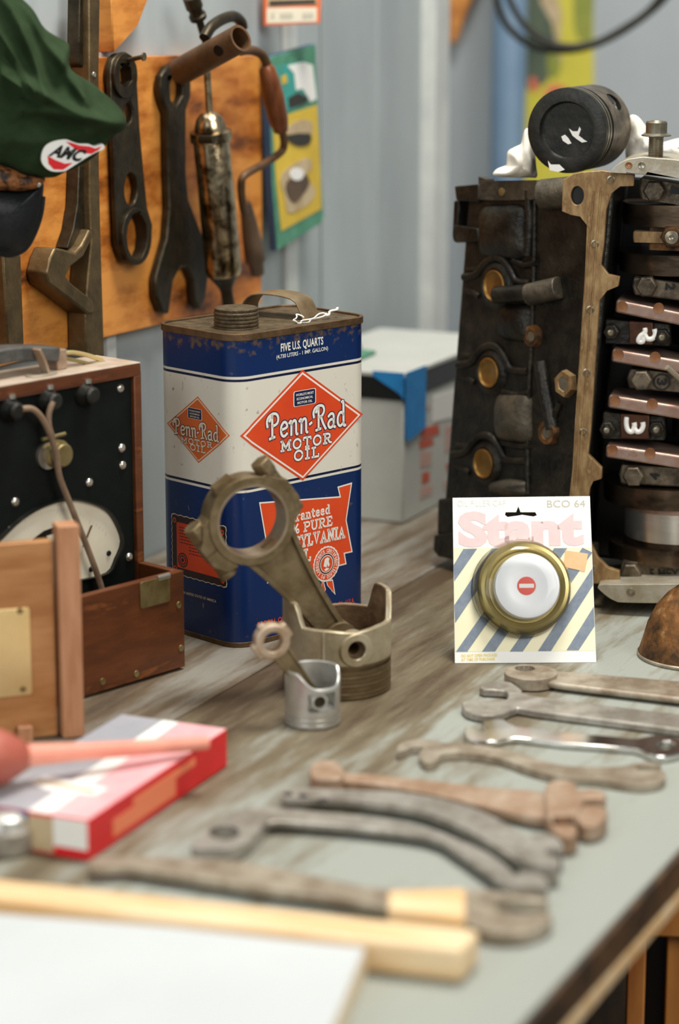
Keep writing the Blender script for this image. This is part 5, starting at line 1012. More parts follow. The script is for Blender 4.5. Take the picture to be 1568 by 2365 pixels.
# rusty adjustable wrench
c = tz(1050, 1850)
w5 = thing('adjustable_wrench', 'rust brown adjustable wrench between the S bent spanner and the half moon wrenches', 'wrench', tuple(c))
flatpart('handle', [(770, 1784), (850, 1786), (1000, 1802), (1150, 1820), (1275, 1832), (1275, 1890), (1150, 1868), (1000, 1832), (850, 1806), (770, 1800)], .002, .0085, M['rust'], w5, sm=2, bevel=.002)
flatpart('handle_end', [(718, 1768), (735, 1756), (772, 1757), (790, 1772), (794, 1792), (780, 1799), (735, 1799), (718, 1792)], .001, .012, M['rust'], w5, sm=2, bevel=.002)
flatpart('fixed_jaw', [(1260, 1812), (1290, 1800), (1328, 1806), (1336, 1824), (1366, 1820), (1394, 1828), (1398, 1840), (1352, 1842), (1345, 1862), (1328, 1895), (1335, 1920), (1315, 1932), (1285, 1926), (1268, 1900), (1258, 1860)], .001, .013, M['rust'], w5, sm=2, bevel=.002)
flatpart('sliding_jaw', [(1340, 1862), (1398, 1864), (1400, 1888), (1380, 1903), (1342, 1904), (1330, 1885)], .001, .012, M['rust'], w5, sm=2, bevel=.002)
a = tz(1290, 1900, .013); q = MB(T); q.cyl((a.x - .003, a.y, .0125), (a.x + .009, a.y + .001, .0125), .0042, seg=16, m=M['rustd']); q.build('adjusting_screw', None, w5, bevel=.0006)
# two half moon wrenches side by side
w6 = thing('half_moon_wrench', 'upper of the two steel half moon wrenches, bowing to the right', 'wrench', tuple(tz(950, 1870)))
flatpart('shaft', [(648, 1830), (670, 1819), (790, 1823), (953, 1832), (1083, 1862), (1168, 1902), (1222, 1944), (1205, 1992), (1129, 1944), (1050, 1902), (953, 1868), (790, 1846), (670, 1844), (650, 1838)], .0045, .0088, M['steel'], w6, sm=3, bevel=.003)
flatpart('head', [(1200, 1955), (1225, 1930), (1262, 1925), (1296, 1942), (1298, 1965), (1270, 1958), (1258, 1968), (1290, 1982), (1285, 2000), (1240, 1998), (1205, 1984)], .001, .0135, M['steel'], w6, sm=2, bevel=.003)
for x, y in ((665, 1834), (700, 1838), (745, 1848)): 
    a = tz(x, y, .0089); q = MB(T); q.lathe((a.x, a.y, .0086), (0, 0, 1), [(.0035, 0), (.0032, .0005), (0, .0002)], 16, M['hole']); q.build('hole', None, w6, label='small dark hole')  # black discs drawn for the shade of small holes
w7 = thing('half_moon_wrench', 'lower of the two steel half moon wrenches, its ring end at the left', 'wrench', tuple(tz(900, 1900)))
flatpart('shaft', [(585, 1868), (640, 1863), (790, 1880), (953, 1901), (1050, 1933), (1135, 1973), (1196, 2026), (1182, 2052), (1109, 2003), (1050, 1962), (985, 1930), (790, 1906), (640, 1896), (600, 1902)], .0045, .0088, M['steel'], w7, sm=3, bevel=.003)
flatpart('ring_end', [(442, 1950), (470, 1918), (520, 1886), (560, 1866), (600, 1864), (622, 1880), (608, 1908), (575, 1940), (540, 1957), (485, 1960), (448, 1958)], .001, .010, M['steel'], w7, holes=[[(518 + 36 * math.cos(a), 1922 + 17 * math.sin(a)) for a in [i * math.pi / 8 for i in range(16)]]], sm=2, bevel=.003)
flatpart('head', [(1176, 2034), (1200, 2016), (1238, 2016), (1262, 2034), (1264, 2046), (1235, 2048), (1190, 2046)], .001, .0125, M['steel'], w7, sm=2, bevel=.004)
# big open spanner along the batten
w8 = thing('open_spanner', 'long S bent open spanner lying along the pine batten, jaws at the right', 'wrench', tuple(tz(700, 2030)))
flatpart('shaft', [(215, 1982), (290, 1978), (367, 1980), (488, 1984), (574, 1992), (689, 2015), (832, 2046), (960, 2060), (1060, 2060), (1100, 2090), (1080, 2128), (1020, 2122), (832, 2084), (735, 2068), (603, 2050), (488, 2032), (356, 2012), (290, 2002), (215, 2004)], .0040, .0088, M['steelw'], w8, sm=3, bevel=.003)
flatpart('jaws', [(1050, 2062), (1100, 2052), (1170, 2060), (1235, 2068), (1264, 2076), (1258, 2083), (1190, 2074), (1150, 2078), (1146, 2098), (1185, 2108), (1252, 2106), (1276, 2114), (1262, 2134), (1210, 2152), (1140, 2152), (1085, 2136), (1052, 2106)], .0008, .0085, M['steelw'], w8, sm=2, bevel=.0012)

# pine batten, pine offcut and the white board in front
hb = .020
pr0 = tz(1066, 2276); pu = (tz(1066, 2188, hb) - tz(0, 2072, hb)).normalized(); pu.z = 0
bt = thing('pine_batten', 'long pale pine batten lying across the front of the bench', 'batten', tuple(pr0 - pu * .15))
BTF = Fr((pr0.x, pr0.y, 0), pu, (-pu.y, pu.x, 0)); bw = BTF.px(1106, 2146, hb)[1]
q = MB(BTF); q.prism([(-.36, 0), (0, 0), (BTF.px(1108, 2148, hb)[0], bw), (-.36, bw)], .0006, hb, m=M['pine']); q.build('batten', None, bt, bevel=.0035, seg=3)
of = flatpart('pine_offcut', [(896, 2056), (1075, 2050), (1075, 2112), (1070, 2124), (895, 2100)], .0095, .0185, M['pine'], sm=0, bevel=.0015)
tag(of, 'small pale pine offcut lying on the long spanner behind the batten', 'wood block')
pb = thing('white_board', 'thick white board with cream edges at the front corner of the bench', 'board', tuple(tz(400, 2300)))
hz_ = .017; pq = tp([(-80, 2106), (400, 2143), (700, 2176), (842, 2190), (748, 2420), (-80, 2420)], hz_)
q = MB(T); q.prism(pq, .0165, .0175, m=M['paper']); q.build('sheet', None, pb, bevel=.0003)
q = MB(T); cc = V((sum(p[0] for p in pq) / 6, sum(p[1] for p in pq) / 6)); q.prism([tuple(cc + (V(p) - cc) * 1.004) for p in pq], .0008, .0164, m=M['pages']); q.build('page_block', None, pb, bevel=.0005, label='cream layered edge')

# ------------------------------------------------------------------ red carton, syringe, grey fitting
hc = .0258
C_, B_, A_ = tz(203, 1895, hc), tz(524, 1684, hc), tz(288, 1646, hc)
RU = (B_ - C_); rl2 = RU.length; RFm = Fr((C_.x, C_.y, 0), RU, (-RU.y, RU.x, 0)); rw = (A_ - B_).dot(RFm.v)
rc_ = thing('parts_carton', 'flat red, white and grey parts carton under the pink tube', 'carton', tuple((C_ + A_) / 2 - V((0, 0, hc))))
q = MB(RFm); q.box((0, 0, .0006), (rl2, rw, hc), M['red']); q.build('carton', None, rc_, bevel=.0006)
q = MB(RFm); e = .0003
q.prism([(e, rw * .52), (rl2 - e, rw * .60), (rl2 - e, rw - e), (e, rw - e)], hc, hc + .0003, m=M['greyc']); q.prism([(e, rw * .33), (rl2 - e, rw * .45), (rl2 - e, rw * .599), (e, rw * .519)], hc, hc + .0003, m=M['cardw']); q.prism([(e, e), (rl2 - e, e), (rl2 - e, rw * .449), (e, rw * .329)], hc, hc + .0003, m=M['pink'])
for l in ([(70, 1808), (105, 1794), (250, 1822), (220, 1838), (110, 1826)],): 
    o = [tuple(RFm.px(x, y, hc)[:2]) for x, y in l]; q.prism(o, hc + .0003, hc + .0005, m=M['cardw'])
o = [tuple(RFm.px(x, y, hc)[:2]) for x, y in [(76, 1812), (92, 1803), (222, 1826), (214, 1832), (96, 1811)]]; q.prism(o, hc + .0005, hc + .0007, m=M['tan'])
q.build('printed_top', None, rc_, smooth=0, label='grey, white and pink printed top')
q = MB(RFm); q.box((rl2 * .16, -.0003, .005), (rl2 * .60, 0, .016), M['orl']); q.box((rl2 * .3, -.0003, .0161), (rl2 * .75, 0, .021), M['orl']); q.build('side_label', None, rc_, smooth=0, label='orange side panel')
EFr = Fr(RFm.w((0, 0, 0)), -RFm.v)                 # the near end of the carton
ex = lambda x, y: EFr.px(x, y)
q = MB(EFr); q.box((-rw * .30, .007, .0), (-.0006, hc - .001, .0004), M['cardw']); q.box((-rw * .52, .0025, .0), (-rw * .30, hc - .002, .0006), M['tan']); q.box((-rw + .0006, .001, .0), (-rw * .52, hc - .0008, .0005), M['blue']); q.build('end_label', None, rc_, smooth=0, label='white, tan and blue end panel')
gp = thing('metal_fitting', 'dull grey round metal fitting beside the blue end of the red carton', 'fitting', tuple(tz(8, 1985)))
c = tz(8, 1985) + V((0, .016, 0)); q = MB(); q.lathe(c, (0, 0, 1), [(.0155, .0006), (.0165, .002), (.0165, .014), (.0145, .016)], 32, M['steel']); q.build('body', None, gp, smooth=40)
q = MB(); q.lathe(c, (0, 0, 1), [(.0145, .0161), (.013, .022), (.008, .0245), (0, .0248)], 32, M['aluw']); q.build('crown', None, gp, smooth=40)
# rubber syringe
sb = tz(-14, 1750, .046); st_ = tz(478, 1716, .0325)
sy = thing('rubber_syringe', 'red rubber bulb with a long pink tube lying across the carton', 'syringe', tuple(V((sb.x, sb.y, .027))))
ax = (st_ - sb); L_n = ax.length; R0 = .0185
q = MB(); q.lathe(sb - ax.normalized() * .032, ax, [(0, 0), (.009, .002), (.0165, .012), (R0, .026), (.0175, .036), (.0125, .046), (.0085, .052)], 36, M['rubber']); q.build('bulb', None, sy, smooth=60)
q = MB(); q.lathe(sb, ax, [(.0078, .016), (.0070, .024), (.0055, L_n * .4), (.0045, L_n * .9), (.0042, L_n)], 24, M['tubep']); q.build('tube', None, sy, smooth=40)

# ------------------------------------------------------------------ grey carton with blue tape behind the can
WB = tz(930, 1211); WR = Fr(WB, D1); WLf = Fr(WB, NF)      # right face, left face (u towards the corner)
wh = WR.px(932, 884)[1]; wt = WR.px(934, 862)[1]; wl_ = .24; wd_ = .13
wx = thing('white_carton', 'grey white carton with red printing and blue tape behind the oil can', 'carton', tuple(WB + D1 * .1 - NF * .06))
WT = Fr(WB, D1, -NF)
q = MB(WT); q.box((0, 0, .0006), (wl_, wd_, wh - .016), M['wbox']); q.build('carton', None, wx, bevel=.0015)
q = MB(WT); q.box((-.001, -.001, wh - .017), (wl_ + .001, wd_ + .001, wt - .0048), M['hole']); q.build('black_band', None, wx, bevel=.0008, label='black band below the lid')
q = MB(WT); q.box((-.0015, -.0015, wt - .0047), (wl_ + .0015, wd_ + .0015, wt), M['wbox']); q.build('lid', None, wx, bevel=.001)
q = MB(WT); q.prism([(.012, .062), (.085, .066), (.09, .085), (.02, .08)], wt + .0002, wt + .004, m=M['green']); q.prism([(.012, .080), (.095, .086), (.1, .092), (.012, .088)], wt + .0002, wt + .008, m=M['hole']); q.build('lid_insert', None, wx, bevel=.0005, label='green and black insert on the lid')
q = MB(WR); 
a = WR.px(940, 900, .001)[0]; b2 = WR.px(982, 880, .001)[0]; zb_ = WR.px(955, 1012, .001)[1]
q.prism([(0.0005, zb_ + .004), (.006, zb_), (.011, zb_ - .0005), (b2, zb_ + .006), (b2, wt + .0005), (.0005, wt + .0005)], .0016, .0021, m=M['btape'])
q.prism([(-.030, wt - .004), (-.004, wt - .0185), (0.0012, wt - .024), (.0012, wt + .0008), (-.030, wt + .0008)], .0016, .0021, m=M['btape'], F=WLf); q.build('tape', None, wx, label='blue masking tape over the corner')
q = MB(WR)
for l, m in (([(972, 990), (1014, 980), (1016, 1002), (974, 1016)], 'redp'), ([(968, 1018), (1000, 1012), (1002, 1026), (970, 1038)], 'redp'), ([(970, 1045), (998, 1040), (996, 1075), (970, 1080)], 'redf'), ([(975, 1092), (992, 1088), (992, 1112), (974, 1118)], 'redp'), ([(970, 1128), (1000, 1120), (996, 1142), (970, 1152)], 'redf'), ([(1028, 985), (1052, 978), (1050, 1038), (1028, 1044)], 'redf'), ([(1030, 1072), (1062, 1062), (1062, 1084), (1034, 1090)], 'redp'), ([(1024, 1112), (1058, 1102), (1056, 1124), (1026, 1132)], 'redf'), ([(982, 935), (994, 932), (994, 945), (984, 948)], 'redf')):
    q.prism([tuple(WR.px(x, y, .0004)[:2]) for x, y in l], .0001, .0004, m=M[m])
q.build('printing', None, wx, smooth=0, label='blurred red printing')
q = MB(WR); q.prism([tuple(WR.px(x, y, .0004)[:2]) for x, y in [(1000, 915), (1054, 898), (1054, 962), (1000, 975)]], .0001, .0006, m=M['white']); q.build('address_label', None, wx, smooth=0, label='white label')

# rusty bell shaped part at the edge of the bench
c = tz(1625, 1552) + V((0, .042, 0)); 
rb = thing('rusty_bell', 'rusty bell shaped iron piece at the far right of the bench', 'iron part', tuple(c))
q = MB(); q.lathe(c, (0, 0, 1), [(.0430, .0006), (.0432, .003), (.0405, .012), (.037, .025), (.031, .038), (.023, .048), (.014, .055), (.012, .062), (0, .063)], 48, M['rustd']); q.build('bell', None, rb, smooth=50)
q = MB(); q.lathe(c, (0, 0, 1), [(.0436, .0005), (.0442, .0012), (.0442, .0026), (.0434, .0032)], 48, M['steelw'], closed=True); q.build('rim', None, rb, smooth=50, label='worn bright rim')

# ------------------------------------------------------------------ tool wall: board and hanging tools
def wp_(l, h): return WL.pts(l, h)
def wplate(name, l, z0, z1, m, parent=None, holes=(), sm=0, bevel=.0008, label=None):
    q = MB(WL); q.prism(wp_(cr(l, sm) if sm else l, z1), z0, z1, holes=[wp_(h, z1) for h in holes], m=M[m]); return q.build(name, None, parent, bevel=bevel, label=label, smooth=45)
def wlathe(name, p0, p1, h, prof, m, parent=None, seg=32, label=None, smooth=40):
    """prof: (radius in photo pixels, fraction of the way from p0 to p1)"""
    a, b = WL.px(*p0, h), WL.px(*p1, h); L = (b - a).length
    q = MB(WL); d = (WL.w(a) - CO).length / FPX; q.lathe(a, b - a, [(r * d, t * L) for r, t in prof], seg, M[m]); return q.build(name, None, parent, smooth=smooth, label=label)
def wtube(name, l, h, r, m, parent=None, sm=4, label=None):
    pts = cr(l, sm, False) if sm else l; hs = h if isinstance(h, (list, tuple)) else [h] * len(pts)
    if isinstance(h, (list, tuple)) and len(h) != len(pts): hs = [h[0] + (h[-1] - h[0]) * i / (len(pts) - 1) for i in range(len(pts))]
    q = MB(WL); d = (WL.w(WL.px(*l[0], hs[0])) - CO).length / FPX; q.tube([tuple(WL.px(x, y, k)) for (x, y), k in zip(pts, hs)], r * d, 14, M[m]); return q.build(name, None, parent, smooth=60, label=label)
bd_ = wplate('plywood_board', [(-80, 128), (240, 132), (430, 128), (607, 128), (606, 560), (604, 702), (420, 738), (240, 781), (-80, 870)], .0003, .012, 'orange', bevel=.001)
tag(bd_, 'orange stained plywood board on the tool wall behind the hanging tools', 'board')
o = wplate('wood_wedge', [(256, -30), (352, -30), (318, 60), (262, 122)], .0003, .018, 'orange', bevel=.001); tag(o, 'orange wood wedge fixed to the wall above the plywood board', 'wood wedge')
# long cast bracket
br_ = thing('cast_bracket', 'tall bronze coloured iron bracket with a forked hook on the plywood board', 'bracket', tuple(WL.w(WL.px(220, 820, .02))))
wplate('bar', [(206, -30), (231, -30), (229, 170), (230, 400), (235, 600), (242, 824), (200, 822), (198, 720), (204, 640), (212, 560), (208, 450), (207, 170)], .0125, .030, 'ironb', br_, bevel=.0015)
wplate('flange', [(185, -30), (206, -30), (206, 150), (196, 160), (182, 148)], .0125, .024, 'iron', br_, bevel=.0012)
wplate('flange', [(183, 380), (208, 380), (208, 490), (198, 540), (182, 578), (155, 574), (170, 530), (180, 470)], .0125, .024, 'iron', br_, bevel=.0012)
wplate('hook', [(128, 572), (150, 576), (174, 584), (190, 566), (209, 528), (216, 545), (192, 594), (162, 618), (153, 638), (166, 654), (216, 694), (218, 724), (204, 726), (160, 692), (114, 656), (108, 630), (117, 596)], .0125, .032, 'ironb', br_, bevel=.0018)
c = WL.px(218, 172, .0305); q = MB(WL); q.lathe((c.x, c.y, .0298), (0, 0, 1), [(.0024, 0), (.0020, .0012), (0, .0016)], 14, M['nickel']); q.build('screw', None, br_)
o = wplate('flat_bar', [(8, 585), (48, 585), (56, 800), (20, 800)], .0125, .024, 'ironb', bevel=.002); tag(o, 'narrow bronze coloured flat bar below the cloth cap', 'bar')
# multi hole wrench
P3 = lambda cx, cy, rx, ry, n=16, a0=0: [(cx + rx * math.cos(a0 + 2 * math.pi * i / n), cy + ry * math.sin(a0 + 2 * math.pi * i / n)) for i in range(n)]
mw = thing('multi_hole_wrench', 'dark flat wrench with several holes, hanging from the nail', 'wrench', tuple(WL.w(WL.px(305, 560, .02))))
wplate('plate', [(256, 160), (262, 138), (275, 124), (292, 120), (308, 130), (317, 152), (318, 200), (324, 300), (333, 400), (341, 480), (353, 520), (350, 562), (335, 600), (310, 613), (285, 602), (272, 562), (268, 480), (264, 350), (257, 250)],   .0155, .0205, 'iron', mw, holes=[P3(291, 175, 16, 28, 6, .4), P3(297, 262, 10, 27, 8), P3(303, 437, 15, 38, 18), P3(317, 546, 23, 53, 12)], sm=0, bevel=.0012)
q = MB(WL)
for (cx, cy, rx, ry) in ((317, 546, 24, 55),): q.prism(wp_(P3(cx, cy, 34, 66, 32), .024), .0135, .024, holes=[wp_(P3(cx, cy, rx, ry, 12), .024)], m=M['iron'])
q.build('ring_end', None, mw, bevel=.001)
q = MB(WL); q.prism(wp_(P3(291, 175, 27, 52, 32), .0235), .0135, .0235, holes=[wp_(P3(291, 175, 16, 29, 6, .4), .0235)], m=M['iron']); q.build('ring_end', None, mw, bevel=.001)
a, b2 = WL.px(284, 142, .012), WL.px(330, 131, .05); q = MB(WL); q.cyl(a, b2, .0019, m=M['bolt'], seg=12); q.cyl(b2, (b2.x, b2.y, b2.z + .0015), .0034, m=M['bolt'], seg=14); nl = q.build('nail', None, None, smooth=40); tag(nl, 'bent nail in the plywood board holding the multi hole wrench', 'nail')
# big open end wrench
o = wplate('hanging_spanner', [(371, 205), (374, 175), (388, 154), (408, 145), (428, 158), (442, 188), (442, 222), (431, 255), (431, 400), (437, 462), (452, 500), (474, 556), (481, 600), (482, 642), (476, 688), (461, 716), (449, 694), (446, 645), (433, 617), (416, 620), (401, 650), (395, 698), (391, 726), (374, 720), (362, 682), (361, 640), (373, 598), (387, 550), (393, 480), (390, 400), (388, 262), (378, 236)], .0135, .021, 'iron', holes=[[(394, 196), (400, 176), (414, 172), (424, 190), (424, 222), (410, 247), (396, 230)]], bevel=.002); tag(o, 'large dark open ended spanner hanging jaws down left of the grease gun', 'wrench')
# grease gun
gg = thing('grease_gun', 'worn steel grease gun hanging nozzle down on the plywood board', 'grease gun', tuple(WL.w(WL.px(530, 700, .045))))
wlathe('barrel', (487, 318), (517, 634), .045, [(40, 0), (42, .01), (42, .97), (38, 1)], 'gun', gg)
wlathe('cap', (482, 258), (488, 326), .045, [(6, 0), (20, .06), (31, .25), (36, .5), (37, .62), (48, .66), (48, .98), (42, 1)], 'gun', gg)
wlathe('nose', (517, 632), (530, 716), .045, [(38, 0), (30, .12), (17, .36), (14, .5), (15, 1)], 'iron', gg)
wlathe('plunger_rod', (478, 165), (484, 262), .045, [(8, 0), (8, 1)], 'gun', gg, seg=16)
wtube('hose', [(440, -20), (452, 18), (464, 60), (478, 105)], .034, 9, 'iron', gg); wlathe('ferrule', (440, -10), (458, 42), .034, [(20, 0), (20, .5), (16, .55), (16, .8), (20, .85), (20, 1)], 'iron', gg)
c = WL.px(474, 322, .06); q = MB(WL); q.cyl((c.x, c.y, .055), (c.x, c.y, .068), .0035, m=M['iron'], seg=12); q.build('stud', None, gg)
# hand brace
hb_ = thing('hand_brace', 'rusty cranked hand brace with wooden grips, hanging beside the grease gun', 'hand brace', tuple(WL.w(WL.px(580, 620, .06))))
a, b2 = WL.px(415, 166, .038), WL.px(556, 88, .106); q = MB(WL); d_ = (WL.w(a) - CO).length / FPX; r_ = 31 * d_
q.lathe(a, b2 - a, [(r_ * .97, 0), (r_, .001), (r_, (b2 - a).length), (r_ * .80, (b2 - a).length), (r_ * .80, .002)], 36, M['brace'], closed=True); q.build('tube_socket', None, hb_, smooth=40, label='open ended brown iron tube')
dv = (b2 - a).normalized(); pc_ = a + (b2 - a) * .77
q = MB(WL); tc_ = (CO - WL.w(pc_)); tc_ = V((tc_.dot(WL.u), tc_.dot(WL.v), tc_.dot(WL.n))).normalized(); nv = (tc_ - dv * dv.dot(tc_)).normalized(); pp0 = pc_ + nv * r_ * .93; q.cyl(pp0, pp0 + nv * r_ * .12, .0046, m=M['hole'], seg=20); q.build('pin_hole', None, hb_)  # black disc on the tube paints the dark of the hole
q = MB(WL); q.cyl(a + dv * .001, a + dv * .002, r_ * .82, m=M['hole']); q.build('socket_bottom', None, hb_)  # black disc for the shade deep in the tube
wtube('crank', [(555, 118), (580, 116), (602, 124), (614, 142), (620, 165)], .07, 11, 'brace', hb_)
wlathe('grip', (614, 150), (650, 306), .07, [(12, 0), (19, .06), (23, .25), (25, .5), (23, .8), (17, .97), (10, 1)], 'woodh', hb_, label='red brown wooden grip')
wtube('crank', [(651, 302), (656, 330), (648, 352), (610, 378), (566, 404), (557, 425), (560, 470), (564, 490)], [.07, .05], 9, 'brace', hb_)
wlathe('head_grip', (567, 468), (596, 636), .04, [(12, 0), (15, .1), (19, .3), (23, .6), (25, .78), (18, .84), (16, .98), (8, 1)], 'woodd', hb_, label='dark wooden head')
wtube('ratchet_arm', [(472, 88), (488, 62), (515, 44), (540, 38), (556, 50), (560, 66)], .062, 13, 'iron', hb_)
# blister cards on the wall
SG = Fr(WL.w(WL.px(640, 578, .02)), D1)
sgn_ = thing('hanging_pack', 'teal and yellow picture card hanging on the wall beside the brace', 'card pack', tuple(SG.o))
sp = lambda l, h=.004: [tuple(SG.px(x, y, h)[:2]) for x, y in l]
def sflat(mb, l, m, z): mb.prism(sp(l, z), z - .0004, z, m=M[m])
q = MB(SG); q.prism(sp([(622, 132), (729, 102), (735, 250), (748, 498), (744, 514), (640, 580), (628, 420)]), -.004, .004, m=M['green'], mside=M['navy']); q.build('card', None, sgn_, bevel=.0008)
q = MB(SG); sflat(q, [(624, 155), (706, 140), (722, 232), (662, 258), (640, 262), (632, 230)], 'teal', .0046); sflat(q, [(664, 152), (700, 143), (722, 150), (731, 228), (718, 236), (700, 205), (684, 208), (680, 170)], 'cardw', .005); sflat(q, [(666, 226), (688, 214), (712, 225), (708, 238), (668, 250)], 'dark', .005); sflat(q, [(650, 176), (662, 172), (664, 190), (652, 196)], 'yellow', .005); q.build('upper_print', None, sgn_, smooth=0, label='teal upper picture with white figure')
q = MB(SG); sflat(q, [(630, 276), (732, 242), (738, 340), (743, 482), (650, 534), (638, 420)], 'yellow', .0046); q.build('yellow_panel', None, sgn_, smooth=0, label='yellow lower panel')
q = MB(SG)
for l, m in (([(668, 290), (700, 276), (722, 285), (716, 318), (690, 330), (666, 316)], 'tan'), ([(664, 312), (716, 308), (716, 332), (690, 338), (668, 326)], 'dark'), ([(652, 400), (690, 372), (716, 366), (720, 390), (700, 410), (726, 430), (722, 462), (690, 485), (664, 490), (658, 450), (650, 430)], 'tan'), ([(662, 420), (700, 400), (716, 420), (700, 450), (680, 470), (664, 450)], 'woodd')): sflat(q, cr(l, 2), m, .0052 if m == 'tan' else .0056)
sflat(q, P3(686, 402, 16, 15, 18), 'white', .006); q.build('product_picture', None, sgn_, smooth=0, label='brown product picture')
UC = Fr(WL.w(WL.px(612, 60, .01)), (math.cos(math.radians(20)), math.sin(math.radians(20)), 0)); up = lambda l, h=.001: [tuple(UC.px(x, y, h)[:2]) for x, y in l]
uc = thing('picture_card', 'red edged card with a white label strip at the top of the wall', 'card', tuple(UC.o))
q = MB(UC); q.prism(up([(610, -40), (744, -40), (740, 54), (611, 60)]), -.006, .001, m=M['orangec']); q.build('card', None, uc, bevel=.0005)
q = MB(UC); q.prism(up([(616, 18), (732, 17), (731, 50), (616, 54)], .0014), .001, .0014, m=M['cream']); q.prism(up([(618, -40), (732, -40), (732, 10), (618, 15)], .0014), .001, .0014, m=M['tan']); q.prism(up([(622, 2), (728, -2), (729, 8), (622, 13)], .0018), .0014, .0018, m=M['dark']); q.build('print', None, uc, smooth=0, label='pale label strip under a brown picture')
q = MB(UC)
for x0, x1 in ((626, 634), (646, 676), (698, 724)): q.prism(up([(x0, 30), (x1, 29), (x1, 42), (x0, 43)], .0017), .0014, .0017, m=M['greyp'])
q.build('small_print', None, uc, smooth=0)

# ------------------------------------------------------------------ dark green cap hanging at the left
HY = Fr(tz(100, 1480) * 0 + V((-.21, 1.745, .3)), (math.cos(math.radians(12)), math.sin(math.radians(12)), 0))
hp_ = lambda l: [tuple(HY.px(x, y)[:2]) for x, y in l]
hat = thing('cloth_cap', 'dark green cloth cap with a red and white patch hanging at the upper left', 'cap', tuple(HY.w(HY.px(60, 590))))
crown = [(-90, -60), (0, -40), (40, -12), (76, 22), (104, 66), (150, 95), (160, 110), (163, 158), (215, 195), (268, 240), (290, 272), (286, 298), (262, 314), (240, 340), (200, 375), (150, 398), (118, 410), (60, 404), (0, 380), (-90, 370)]
ridges = [([(0, -20), (40, 60), (72, 140), (92, 215)], .010, 14), ([(62, 10), (100, 90), (150, 160), (188, 232)], .010, 15), ([(-80, 150), (0, 178), (70, 205), (140, 240), (200, 266), (284, 284)], .014, 20), ([(-80, 240), (0, 248), (90, 250), (180, 268)], .007, 13), ([(150, 96), (168, 150), (186, 215)], .006, 12), ([(-80, 20), (0, 90), (40, 150), (60, 190)], .007, 14), ([(0, 320), (100, 318), (200, 300), (270, 292)], .004, 18)]
rd_ = []
for l, a_, w_ in ridges:
    p = [V(HY.px(x, y)[:2]) for x, y in cr(l, 4, False)]; rd_.append((p, a_, w_ * 1.76 / FPX))
def hatfold(x, y, t):
    z = 0; P = V((x, y))
    for p, a_, w_ in rd_:
        d = 9
        for i in range(len(p) - 1):
            e = p[i + 1] - p[i]; k = max(0, min(1, (P - p[i]).dot(e) / e.length_squared)); d = min(d, (P - p[i] - e * k).length)
        z += a_ * math.exp(-(d / w_) ** 1.6)
    return z * 1.25 + .0012 * noise.noise(V((x * 60, y * 60, 1)))
cc = HY.px(90, 230)
q = MB(HY); q.pillow(hp_(cr(crown, 5)), (cc.x, cc.y), 0, .020, .045, hatfold, rings=44, m=M['felt']); q.build('crown', None, hat, smooth=80)
def hatz(x, y): 
    c = HY.px(x, y); return c
# patch: curves with the cloth
pat = cr([(96, 372), (98, 350), (108, 334), (128, 325), (152, 322), (166, 327), (182, 332), (205, 333), (218, 338), (238, 333), (240, 344), (222, 352), (200, 364), (178, 378), (156, 392), (146, 396), (122, 396), (106, 388)], 3)
def patchz(x, y, ex): return (x, y, .0105 + ex)
HP = Fr(HY.w((0, 0, .0)), HY.u, HY.v)
PZ = .0215
hpz_ = lambda l, h: [tuple(HY.px(x, y, h)[:2]) for x, y in l]
q = MB(HY); q.prism(hpz_(pat, PZ), PZ - .010, PZ, m=M['white']); po = q.build('patch', None, hat, bevel=.0005, label='torn red and white oval patch')
q = MB(HY)
for l in ([(110, 360), (112, 378), (124, 391), (146, 392), (158, 384), (168, 376), (150, 378), (128, 370)], [(152, 327), (166, 330), (184, 336), (206, 338), (220, 343), (234, 338), (228, 346), (212, 355), (196, 354), (174, 345)]): q.prism(hpz_(l, PZ + .0004), PZ - .001, PZ + .0004, m=M['red'])
q.prism(hpz_(cr([(112, 352), (122, 338), (140, 334), (160, 342), (198, 358), (184, 370), (166, 374), (140, 372), (120, 364)], 2), PZ + .0002), PZ - .001, PZ + .0002, m=M['white']); q.build('emblem', None, po, smooth=0)
q = MB(HY); put_text(q, HY, 'AMC', HY.px(112, 358, PZ)[:2], HY.px(184, 372, PZ)[:2], .0085, PZ + .0006, M['hole'], .045, shear=.5); q.build('lettering', None, po, smooth=0, recalc=False, weld=False)
# braid band and black visor
band = cr([(-90, 372), (0, 378), (60, 402), (103, 410), (101, 424), (88, 436), (50, 442), (0, 440), (-90, 434)], 4); cc = HY.px(20, 412)
q = MB(HY); q.pillow(hp_(band), (cc.x, cc.y), -.004, .018, .03, lambda x, y, t: .0012 * noise.noise(V((x * 500, y * 500, 0))), rings=12, m=M['tweed']); q.build('band', None, hat, smooth=80, label='brown braided band')
vis = cr([(-90, 430), (0, 438), (50, 440), (88, 434), (102, 424), (101, 455), (96, 495), (84, 535), (66, 570), (48, 586), (24, 593), (0, 590), (-90, 580)], 4); cc = HY.px(10, 500)
q = MB(HY); q.pillow(hp_(vis), (cc.x, cc.y), -.006, .016, .006, None, rings=14, m=M['leather']); vo = q.build('visor', None, hat, smooth=80, label='black leather visor')
q = MB(HY); q.tube([(*HY.px(x, y)[:2], -.004) for x, y in cr([(-60, 580), (0, 588), (24, 591), (48, 584), (66, 568), (84, 533), (96, 494), (101, 455)], 4, False)], .0018, 10, M['leather']); q.build('visor_edge', None, vo, smooth=60)
q = MB(HY); c = HY.px(88, 425); q.lathe((c.x, c.y, .006), (0, 0, 1), [(.0016, 0), (.0014, .001), (0, .0013)], 12, M['nickel']); q.build('stud', None, hat)
pg = MB(WL); a = WL.px(60, 20, .012); a2 = V((-.215, 1.80, .575)); 
